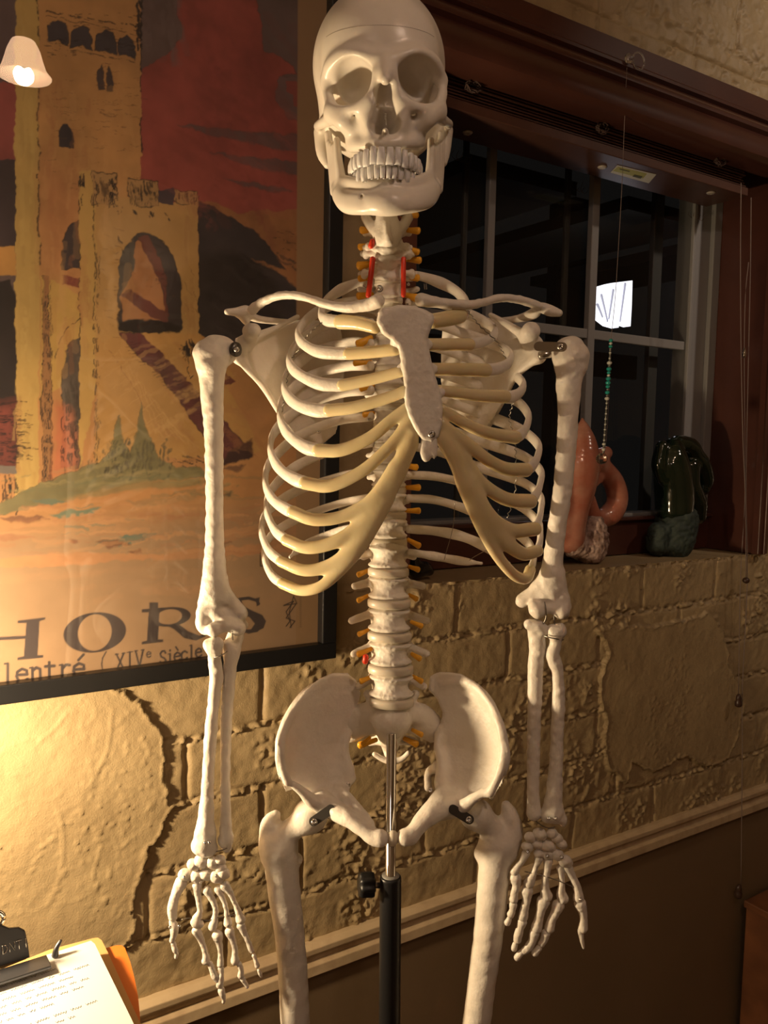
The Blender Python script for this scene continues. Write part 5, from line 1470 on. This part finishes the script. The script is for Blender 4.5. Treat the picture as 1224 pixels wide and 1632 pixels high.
g.build('scapula', BONE, SK)
xc, xd = P(853, 560, .96)[0], P(712, 560, 1.05)[0]
def scR(x, z):
    t = (x-xc)/(xd-xc); return .972 + .085*np.sign(t)*np.abs(t)**.85
g = SDF(.0015, .005)
g.pplate([(855, 548), (840, 540), (818, 530), (800, 512), (782, 502), (745, 494), (712, 500), (708, 540), (708, 600), (712, 655), (745, 684), (770, 692), (788, 668), (806, 634), (820, 600), (850, 578)], 1.0, scR, .0022, rnd=.003)
g.chain([(856, 570, .972, 10), (840, 582, .98, 6), (820, 602, .995, 5), (800, 640, 1.015, 5), (775, 680, 1.035, 7)], k=.006)
g.chain([(858, 550, .970, 9), (860, 567, .970, 11)], k=.006)
g.chain([(846, 548, .975, 13), (842, 538, .965, 15), (846, 528, .950, 15)], k=.007)
g.chain([(832, 532, .97, 8), (800, 512, .99, 5), (782, 502, 1.01, 4)], k=.006)
g.chain([(891, 499, .953, 6), (876, 495, .958, 9), (860, 490, .962, 8), (850, 500, .975, 9), (825, 508, 1.0, 6), (790, 512, 1.03, 5), (760, 512, 1.05, 4)], k=.006)
g.build('scapula', BONE, SK)

# ---------------------------------------------------------------- arms
def bone(name, chains, res=.0014, k=.006, noise=.0008, ns=170, parent=SK, m=BONE):
    g = SDF(res, k)
    for c in chains: g.chain(c)
    return g.build(name, m, parent, noise=noise, nscale=ns)
bone('humerus', [
 [(354, 560, .938, 24)], [(327, 566, .925, 19), (330, 580, .926, 19)], [(340, 552, .93, 18), (332, 560, .928, 20)],
 [(340, 570, .93, 24), (338, 598, .93, 20.5), (338, 630, .93, 18), (339.5, 660, .93, 16.5), (341, 700, .93, 15), (342, 780, .93, 14), (342, 830, .93, 14), (342, 880, .93, 16), (342, 915, .93, 19), (344, 950, .932, 18)],
 [(336, 930, .93, 14), (327, 965, .93, 12), (322, 992, .93, 10.5), (328, 1002, .93, 10)],
 [(350, 930, .932, 13), (366, 955, .935, 11), (384, 977, .938, 11.5)], [(384, 990, .945, 8), (390, 996, .95, 6)],
 [(340, 1004, .922, 11.5), (352, 1001, .924, 9), (364, 997, .926, 11), (380, 1002, .930, 12)], [(345, 975, .934, 16), (365, 985, .936, 14)]])
bone('radius', [[(333, 1027, .922, 10), (345, 1025, .922, 11)], [(341, 1032, .924, 13), (342, 1048, .926, 10), (343, 1062, .928, 9)], [(343, 1062, .928, 9), (345, 1078, .928, 11), (341, 1110, .928, 9.5), (337, 1160, .926, 10), (333, 1210, .925, 10), (331, 1250, .924, 10), (329, 1295, .923, 12), (327, 1325, .922, 16)], [(317, 1348, .922, 12), (335, 1352, .924, 11)], [(327, 1335, .922, 17), (327, 1348, .922, 17)]])
bone('ulna', [[(376, 1012, .95, 13), (372, 1025, .945, 14), (370, 1040, .94, 12)], [(362, 1026, .934, 7), (368, 1045, .936, 11), (365, 1080, .936, 10.5), (362, 1120, .936, 10), (360, 1180, .935, 9), (359, 1250, .932, 8), (359.5, 1300, .93, 9), (360, 1335, .928, 11)], [(360, 1340, .928, 11), (362, 1352, .928, 7)]])
bone('humerus', [
 [(904, 564, .962, 24)], [(921, 570, .955, 17), (918, 584, .956, 17)], [(912, 556, .958, 20), (918, 562, .956, 18)],
 [(908, 575, .958, 26), (907, 600, .957, 21), (906.5, 622, .956, 19.5), (906, 655, .955, 16.5), (902.5, 714, .953, 15.5), (897.5, 773, .95, 15), (889, 832, .948, 14.5), (882, 886, .946, 15.5), (880, 915, .946, 18), (878, 940, .946, 18)],
 [(884, 915, .946, 15), (893, 940, .945, 12), (899, 962, .945, 11), (898, 978, .945, 10)],
 [(870, 922, .947, 13), (850, 944, .95, 11), (833, 957, .952, 11.5)],
 [(852, 966, .938, 10), (856, 974, .936, 12), (868, 972, .938, 8), (880, 970, .938, 9), (894, 974, .936, 12)], [(866, 950, .948, 14), (888, 955, .946, 14)]])
bone('ulna', [[(843, 995, .938, 8), (858, 998, .936, 8)], [(855, 1002, .945, 15), (856, 1015, .944, 14), (857, 1035, .944, 13), (854, 1060, .943, 12.5), (852, 1120, .942, 11.5), (850.5, 1180, .94, 10.5), (850, 1230, .938, 10), (850, 1275, .936, 10), (851, 1296, .935, 12)], [(868, 1004, .938, 7)]])
bone('radius', [[(881, 1004, .936, 10), (892, 1003, .936, 10)], [(887, 1010, .937, 13), (885, 1024, .938, 10), (881, 1042, .938, 11), (884, 1056, .938, 11.5), (889, 1075, .938, 9.5), (890, 1120, .937, 10.5), (888, 1170, .936, 10.5), (886, 1220, .935, 11), (883, 1262, .934, 13), (881, 1292, .933, 17)], [(870, 1302, .932, 9), (893, 1304, .932, 9), (897, 1312, .932, 6)]])

# ---------------------------------------------------------------- hands
def hand(name_loc, off, s, Y0, carp, mets, phal):
    H = empty('hand', P(*name_loc), SK)
    def cv(pts, dy=0): return [(off[0] + x/s, off[1] + y/s, Y0 + dy + (p[0] if p else 0), r/s) for x, y, r, *p in pts]
    for c in carp:
        g = SDF(.0009, .002); x, y, r = c
        xx, yy, rad = off[0]+x/s, off[1]+y/s, r/s*1.12
        g.ball(xx, yy, Y0, rad, rad*.9, rad*.85); g.ball(xx+rad*.4, yy+rad*.35, Y0+.002, rad*.7, rad*.7, rad*.6, k=.004)
        g.build('carpal_bone', BONE, H, noise=.0006, nscale=260)
    for nm, lst in (('metacarpal', mets), ('phalanx', phal)):
        for i, b in enumerate(lst):
            g = SDF(.0009, .002)
            g.chain(cv(b, .001), sy=1.1)
            g.build(nm, BONE, H, noise=.0004, nscale=300)
    return H
hand((328, 1400, .93), (220, 1250), 4.27, .922,
     [(375, 545, 40), (428, 522, 44), (505, 532, 42), (556, 512, 34), (318, 612, 42), (398, 625, 44), (458, 610, 40), (532, 625, 44), (578, 600, 38), (562, 568, 34)],
     [[(292, 672, 44), (268, 720, 36), (240, 800, 32), (232, 860, 34), (236, 900, 30)],
      [(400, 690, 34), (405, 740, 24), (418, 820, 21), (420, 870, 22), (392, 935, 36), (418, 950, 30)],
      [(470, 720, 32), (495, 765, 23), (528, 840, 20), (525, 900, 22), (508, 965, 33)],
      [(545, 715, 28), (575, 770, 19), (598, 840, 17), (605, 890, 20), (612, 945, 31)],
      [(592, 690, 34), (625, 735, 22), (655, 800, 17), (680, 860, 22), (698, 918, 34)]],
     [[(232, 935, 22), (245, 970, 30), (245, 1020, 24), (232, 1062, 19)], [(240, 1082, 18), (250, 1120, 20), (262, 1150, 14), (258, 1178, 13)],
      [(398, 998, 32), (425, 1050, 24), (448, 1110, 20), (462, 1160, 22), (462, 1200, 30)], [(492, 1222, 20), (508, 1265, 22), (525, 1305, 26), (545, 1335, 20)],
      [(540, 1030, 38), (548, 1065, 26), (560, 1130, 18), (562, 1180, 19), (560, 1225, 24)], [(562, 1252, 21), (568, 1290, 16), (560, 1345, 26), (556, 1368, 24)], [(570, 1390, 17), (568, 1405, 24), (578, 1440, 19), (584, 1462, 14), (582, 1482, 13)],
      [(622, 1000, 34), (640, 1050, 24), (658, 1110, 20), (660, 1160, 22), (660, 1200, 30)], [(690, 1222, 19), (702, 1265, 17), (700, 1300, 24)], [(712, 1325, 18), (728, 1350, 15), (742, 1375, 14)],
      [(700, 960, 30), (718, 1000, 22), (745, 1060, 18), (765, 1110, 20), (775, 1135, 18)], [(788, 1165, 14), (800, 1200, 14), (812, 1235, 18)], [(822, 1265, 12), (830, 1290, 13), (838, 1312, 8)]])
hand((872, 1400, .93), (760, 1250), 5.1, .932,
     [(430, 425, 42), (508, 405, 50), (610, 398, 44), (648, 435, 40), (688, 485, 38), (405, 505, 42), (492, 485, 40), (575, 500, 52), (570, 565, 44), (650, 570, 48), (715, 622, 52), (500, 560, 38)],
     [[(400, 560, 34), (370, 620, 26), (335, 665, 25), (305, 712, 34)],
      [(505, 600, 36), (485, 655, 25), (465, 710, 25), (425, 800, 46)],
      [(580, 625, 40), (572, 690, 30), (556, 780, 30), (555, 850, 36), (565, 905, 50)],
      [(680, 680, 34), (688, 740, 26), (690, 820, 27), (685, 880, 36), (698, 925, 48)],
      [(735, 672, 42), (775, 745, 32), (812, 830, 31), (825, 890, 38), (826, 925, 44)]],
     [[(315, 765, 46), (322, 820, 34), (308, 880, 30), (300, 935, 36)], [(295, 980, 34), (290, 1020, 27), (275, 1060, 30)], [(262, 1095, 22), (248, 1125, 27)],
      [(408, 870, 50), (405, 930, 36), (390, 1000, 35), (375, 1080, 40)], [(368, 1120, 40), (352, 1170, 32), (335, 1230, 36), (330, 1265, 32)], [(312, 1300, 22), (302, 1335, 26)],
      [(540, 955, 54), (520, 1020, 38), (505, 1090, 36), (485, 1165, 46)], [(468, 1210, 42), (450, 1270, 34), (415, 1330, 34), (380, 1358, 28)], [(360, 1370, 26), (328, 1408, 28)],
      [(662, 985, 50), (640, 1040, 38), (610, 1100, 35), (590, 1170, 42)], [(562, 1210, 36), (545, 1265, 30), (525, 1300, 28)], [(505, 1330, 26), (472, 1370, 30)],
      [(840, 975, 50), (862, 1040, 34), (868, 1110, 32), (862, 1170, 40)], [(842, 1190, 26), (850, 1250, 20), (860, 1300, 15), (868, 1332, 10)]])
def wire(pts, r=.0006, m=WIRE, name='wire', parent=SK):
    V, Fc = sweep(catmull([P(*q) for q in pts], 4), r, n=6, caps=False); return mesh_obj(name, V, Fc, m, parent)
wire([(288, 1466, .921), (305, 1463, .921), (330, 1467, .921), (345, 1463, .921), (362, 1460, .921), (384, 1456, .921)])
wire([(836, 1389, .932), (870, 1397, .930), (898, 1407, .930), (914, 1414, .931)])
wire([(868, 959, .933), (870, 972, .930), (870, 985, .930), (866, 994, .933)], .0008)
wire([(882, 975, .935), (884, 995, .935)], .0006)
wire([(865, 1013, .932), (880, 1017, .925), (898, 1020, .935)], .0007)
wire([(340, 1048, .918), (352, 1045, .915), (362, 1038, .925)], .0006)
wire([(370, 1006, .915), (371, 1020, .92)], .0007)
wire([(850, 1306, .932), (870, 1319, .93), (885, 1318, .93)], .0007)
wire([(335, 1358, .92), (350, 1356, .92), (362, 1352, .92)], .0007)
for x, y, Y, r in ((294, 1398, .905, 2.6), (345, 1396, .905, 2.6), (320, 1407, .905, 2.2), (841, 1357, .918, 3.2), (872, 1364, .915, 3.2), (895, 1366, .915, 3.2), (925, 1433, .922, 2.5), (327, 1343, .903, 2.6), (334, 1343, .903, 2.6), (875, 1304, .918, 2.8), (885, 1304, .918, 2.8), (271, 1478, .912, 2.5), (286, 1476, .912, 2.5)):
    screw(x, y, Y, r, SK)
# chain of thin wire tying the ribs together
def lace(pts, n):
    q = catmull([P(*p) for p in pts], 10); t = np.arange(len(q))
    q = q + np.stack([np.sin(t*2.2)*.0012, -np.abs(np.cos(t*2.2))*.0008, np.zeros(len(q))], 1)
    V, Fc = sweep(q, .00055, n=5, caps=False); mesh_obj('rib_tie_wire', V, Fc, WIRE, SK)
lace([(528, 500, .91), (512, 515, .90), (490, 535, .905), (474, 560, .925), (462, 578, .935), (457, 610, .935), (452, 640, .93), (446, 680, .94)], 1)
lace([(745, 495, .90), (765, 520, .905), (792, 545, .925), (806, 572, .93)], 1)
lace([(818, 640, .925), (812, 668, .935), (820, 700, .94), (822, 735, .94), (820, 790, .95), (808, 825, .95)], 1)
wire([(725, 800, .95), (722, 840, .99), (708, 892, 1.0)], .0004); wire([(792, 868, .95), (760, 885, .99), (748, 893, 1.0)], .0004)

# ---------------------------------------------------------------- pelvis and thighs
def pel(name, side):
    g = SDF(.0016, .006)
    if side < 0:
        poly = [(528, 1084), (552, 1088), (566, 1102), (573, 1125), (568, 1150), (553, 1170), (547, 1192), (550, 1215), (561, 1238), (558, 1262), (540, 1288), (512, 1290), (492, 1276), (478, 1262), (468, 1250), (459, 1250), (450, 1222), (446, 1190), (450, 1164), (464, 1132), (486, 1103), (508, 1088)]
        x0, x1 = P(446, 1190, .92)[0], P(568, 1150, .985)[0]
        crest = [(458, 1246, .908, 7), (449, 1218, .906, 7), (447, 1190, .908, 8), (451, 1164, .916, 7.5), (464, 1134, .932, 7), (486, 1105, .950, 6.5), (508, 1091, .962, 6), (530, 1087, .974, 6), (553, 1092, .984, 6)]
        inner = [(556, 1166, .98, 6), (549, 1190, .972, 6), (552, 1215, .965, 7), (560, 1240, .965, 7)]
        front = [(470, 1252, .912, 6), (482, 1262, .915, 8), (497, 1276, .920, 11), (512, 1284, .928, 13)]
        sock = (520, 1276, .950)
        pub = [(515, 1275, .935, 15), (535, 1292, .920, 15), (556, 1306, .908, 13), (578, 1322, .900, 11), (594, 1334, .896, 13), (606, 1336, .894, 14)]
        pub2 = [(545, 1262, .945, 9), (566, 1284, .925, 8), (590, 1312, .908, 7)]
        isc = [(525, 1290, .970, 14), (556, 1306, .985, 11), (585, 1324, .960, 8), (600, 1336, .915, 8)]
        spine = [(552, 1225, .985, 7), (562, 1234, .995, 4)]
    else:
        poly = [(705, 1086), (738, 1083), (763, 1096), (783, 1120), (797, 1157), (805, 1192), (795, 1238), (782, 1268), (772, 1262), (752, 1274), (735, 1288), (712, 1294), (698, 1284), (699, 1262), (703, 1235), (703, 1212), (696, 1190), (706, 1172), (709, 1152), (700, 1132), (686, 1118), (688, 1096)]
        x0, x1 = P(805, 1190, .92)[0], P(690, 1150, .985)[0]
        crest = [(781, 1264, .908, 7), (793, 1240, .906, 7), (801, 1215, .906, 8), (804, 1192, .910, 8), (797, 1158, .918, 7.5), (783, 1124, .935, 7), (764, 1100, .950, 6.5), (738, 1087, .965, 6), (708, 1089, .980, 6)]
        inner = [(703, 1166, .98, 6), (698, 1190, .972, 7), (704, 1215, .965, 8), (701, 1245, .955, 9)]
        front = [(770, 1264, .912, 7), (755, 1272, .915, 8), (740, 1284, .920, 11), (725, 1290, .925, 12)]
        sock = (728, 1278, .950)
        pub = [(722, 1278, .935, 15), (702, 1288, .920, 16), (684, 1302, .908, 14), (665, 1320, .900, 12), (654, 1332, .896, 14), (646, 1335, .894, 14)]
        pub2 = [(706, 1258, .945, 10), (690, 1280, .925, 9), (668, 1308, .908, 8)]
        isc = [(722, 1290, .970, 14), (690, 1300, .985, 11), (665, 1322, .960, 8), (652, 1336, .915, 8)]
        spine = [(698, 1222, .985, 10), (683, 1232, .998, 6), (682, 1255, .998, 6)]
    z0 = P(600, 1200, .94)[2]
    def yf(x, z):
        t = np.clip((x-x0)/(x1-x0), 0, 1)
        v = np.clip((z0-z)/.06, 0, 1)
        return .907 + .078*t**.75 + .006*np.sin(t*np.pi) - v*t*.035
    g.pplate(poly, .94, yf, .0032, rnd=.004)
    g.chain(crest, k=.005); g.chain(inner, k=.008); g.chain(front, k=.007)
    g.ball(*sock, 25, 22, 22, k=.010)
    g.chain(pub, k=.007); g.chain(pub2, k=.010); g.chain(isc, k=.006); g.chain(spine, k=.006)
    return g.build(name, BONE, SK, noise=.0005, nscale=120)
pel('hip_bone', -1); pel('hip_bone', 1)
g = SDF(.0013, .003); g.ball(626, 1336, .893, 9, 10, 13); g.build('pubic_disc', DISCM, SK)
bone('femur', [[(496, 1299, .945, 27)], [(488, 1304, .945, 20), (462, 1325, .948, 19), (445, 1345, .95, 24)],
 [(440, 1299, .955, 7.5), (430, 1312, .953, 14), (430, 1335, .952, 17), (440, 1360, .95, 24)],
 [(446, 1352, .95, 28), (450, 1390, .95, 26.5), (454, 1430, .95, 25.5), (460, 1480, .95, 24), (466, 1540, .95, 23.5), (471, 1632, .95, 23), (478, 1800, .952, 23), (486, 2000, .955, 27)], [(472, 1370, .965, 10)]], res=.0018, k=.009, noise=.0008, ns=90)
bone('femur', [[(757, 1297, .945, 25)], [(766, 1303, .945, 20), (785, 1322, .948, 20), (797, 1340, .95, 24)],
 [(807, 1284, .955, 8), (814, 1304, .953, 15), (816, 1325, .952, 18), (806, 1352, .95, 22)],
 [(790, 1348, .95, 27), (788, 1385, .95, 25), (784, 1430, .95, 24), (778, 1490, .95, 23.5), (770, 1550, .95, 22.5), (760, 1632, .95, 22.5), (744, 1800, .952, 23), (724, 2000, .955, 27)], [(768, 1360, .955, 12)]], res=.0018, k=.009, noise=.0008, ns=90)

# metal joint straps
def strap(a, b, Y, wpx, m, name='joint_bracket'):
    p, q = P(*a, Y), P(*b, Y); d = q-p; mm = mpp(*a, Y)
    L_ = np.linalg.norm(d); u = d/L_; nn = -ray(*a); nn = nn/np.linalg.norm(nn); nn = nn - (nn @ u)*u; nn /= np.linalg.norm(nn)
    v = np.cross(nn, u); R_ = wpx*mm
    ol = [p + u*(-R_*math.sin(t)) + v*R_*math.cos(t) for t in np.linspace(0, math.pi, 9)] + [q + u*(R_*math.sin(t)) - v*R_*math.cos(t) for t in np.linspace(0, math.pi, 9)]
    n_ = len(ol); V = np.array([x + nn*.0008 for x in ol] + [x - nn*.0008 for x in ol])
    Fc = [tuple(range(n_)), tuple(range(2*n_-1, n_-1, -1))] + [(i, n_+i, n_+(i+1) % n_, (i+1) % n_) for i in range(n_)]
    return mesh_obj(name, V, Fc, m, SK, smooth=False)
strap((527, 1290), (500, 1309), .913, 7.5, DARKST); screw(501, 1310, .910, 5.2, SK)
strap((722, 1290), (748, 1306), .914, 7.5, DARKST); screw(747, 1306, .911, 5.2, SK)
strap((858, 552), (896, 553), .933, 7.5, STEEL); screw(894, 553, .930, 5.6, SK)
V, Fc = lathe(P(866, 566, .95), [(.002, -.006), (.0045, -.005), (.0045, .008), (.002, .009)], 12, (1, 0, .2)); mesh_obj('joint_bracket', V, Fc, STEEL, SK)
V, Fc = lathe(P(372, 557, .93), [(.002, -.001), (.0075, 0), (.0085, .003), (.0075, .006), (.002, .007)], 16, (1, -.5, 0)); mesh_obj('joint_bracket', V, Fc, DARKST, SK)
screw(377, 557, .918, 4.5, SK)
for x, y, Y, r in ((554, 1251, .955, 4.5), (686, 1259, .95, 4.5), (581, 456, .955, 3), (605, 460, .935, 3.5), (651, 453, .955, 2.6), (649, 485, .845, 2.2), (588, 668, .96, 3.2), (508, 688, .995, 3)):
    screw(x, y, Y, r, SK)
V, Fc = sweep([P(605+5*math.cos(t), 460+5*math.sin(t), .936) for t in np.linspace(-2.2, 2.2, 12)], .0007, n=6); mesh_obj('wire', V, Fc, WIRE, SK)
for x in (676, 679): wire([(x, 452, .96), (x+1, 461, .96)], .0007)

# ---------------------------------------------------------------- stand
ST = empty('skeleton_stand', (P(624, 1300, .985)[0], .985, FZ))
tag(ST, 'chrome pole with a black lower tube and clamp knob holding up the skeleton', 'stand')
px0 = P(624, 1400, .945); X0 = px0[0]
YP = .945
zt = P(624, 1168, YP)[2]; zb = P(622, 1396, YP)[2]
def vcyl(name, x, y, prof, m, par, n=28):
    V, Fc = lathe((x, y, FZ), prof, n); return mesh_obj(name, V, Fc, m, par)
rp = 8.0*mpp(624, 1250, YP)
top = P(624, 1168, YP); bot = P(622.5, 1396, YP)
dv = (bot-top)/np.linalg.norm(bot-top)
low = top + dv*((top[2]-FZ-.10)/-dv[2])
V, Fc = lathe(low, [(rp*.6, 0), (rp, .001), (rp, np.linalg.norm(top-low)), (rp*.6, np.linalg.norm(top-low)+.001)], 28, -dv)
mesh_obj('chrome_pole', V, Fc, CHROME, ST)
LL = np.linalg.norm(bot-low); rt = 17.2*mpp(622, 1450, YP)
V, Fc = lathe(low, [(rp*1.02, .0), (rt, .0), (rt, LL-.004), (rt*.97, LL-.001), (rt*.86, LL), (rp*1.03, LL), (rp*1.03, LL-.004)], 32, -dv)
mesh_obj('lower_tube', V, Fc, BLACKP, ST)
V, Fc = lathe(low, [(rp*1.04, LL-.002), (rt*.80, LL-.0015), (rt*.82, LL+.0012), (rp*1.04, LL+.0016)], 28, -dv)
mesh_obj('tube_collar', V, Fc, mat('grey_collar', (.25, .24, .22), .5), ST)
kc = P(590, 1411, YP)
V, Fc = lathe(P(608, 1411, YP), [(.0035, 0), (.0035, .018), (.002, .019)], 12, (-1, 0, 0)); mesh_obj('knob_stem', V, Fc, STEEL, ST)
n = 40; V = []; Fc = []
prof = [(.3, 0), (.95, 0), (1, .002), (1, .014), (.92, .017), (.3, .018)]
kR = 18.5*mpp(578, 1408, YP); k0 = P(595, 1409, YP)
ax = np.array([-1, -.25, 0.05]); ax /= np.linalg.norm(ax); A_ = np.cross(ax, [0, 0, 1]); A_ /= np.linalg.norm(A_); B_ = np.cross(ax, A_)
for r, h in prof:
    for j in range(n):
        t = 2*math.pi*j/n; q = kR*r*(1 + (.09*math.cos(8*t) if r > .9 else 0))
        V.append(k0 + ax*h + A_*q*math.cos(t) + B_*q*math.sin(t))
for i in range(len(prof)-1):
    for j in range(n): Fc.append((i*n+j, i*n+(j+1) % n, (i+1)*n+(j+1) % n, (i+1)*n+j))
Fc.append(tuple(range(n-1, -1, -1))); Fc.append(tuple((len(prof)-1)*n+j for j in range(n)))
mesh_obj('clamp_knob', V, Fc, BLACKP, ST)
vcyl('hub', low[0], low[1], [(.01, .06), (.035, .065), (.04, .08), (.035, .12), (rt*1.1, .13), (rt, .14)], BLACKP, ST)
for k in range(5):
    a = 2*math.pi*k/5 + .3
    V, Fc = sweep([low + [0, 0, -.015], low + [.15*math.cos(a), .15*math.sin(a), -.02], low + [.25*math.cos(a), .25*math.sin(a), -.045]], [.016, .013, .010], n=10)
    lg = mesh_obj('leg', V, Fc, BLACKP, ST)
    c = np.array([low[0] + .25*math.cos(a), low[1] + .25*math.sin(a), FZ+.026])
    V, Fc = lathe(c - np.array([-math.sin(a), math.cos(a), 0])*.012, [(.01, 0), (.025, .001), (.026, .012), (.025, .023), (.01, .024)], 18, (-math.sin(a), math.cos(a), 0))
    mesh_obj('wheel', V, Fc, BLACKP, lg)
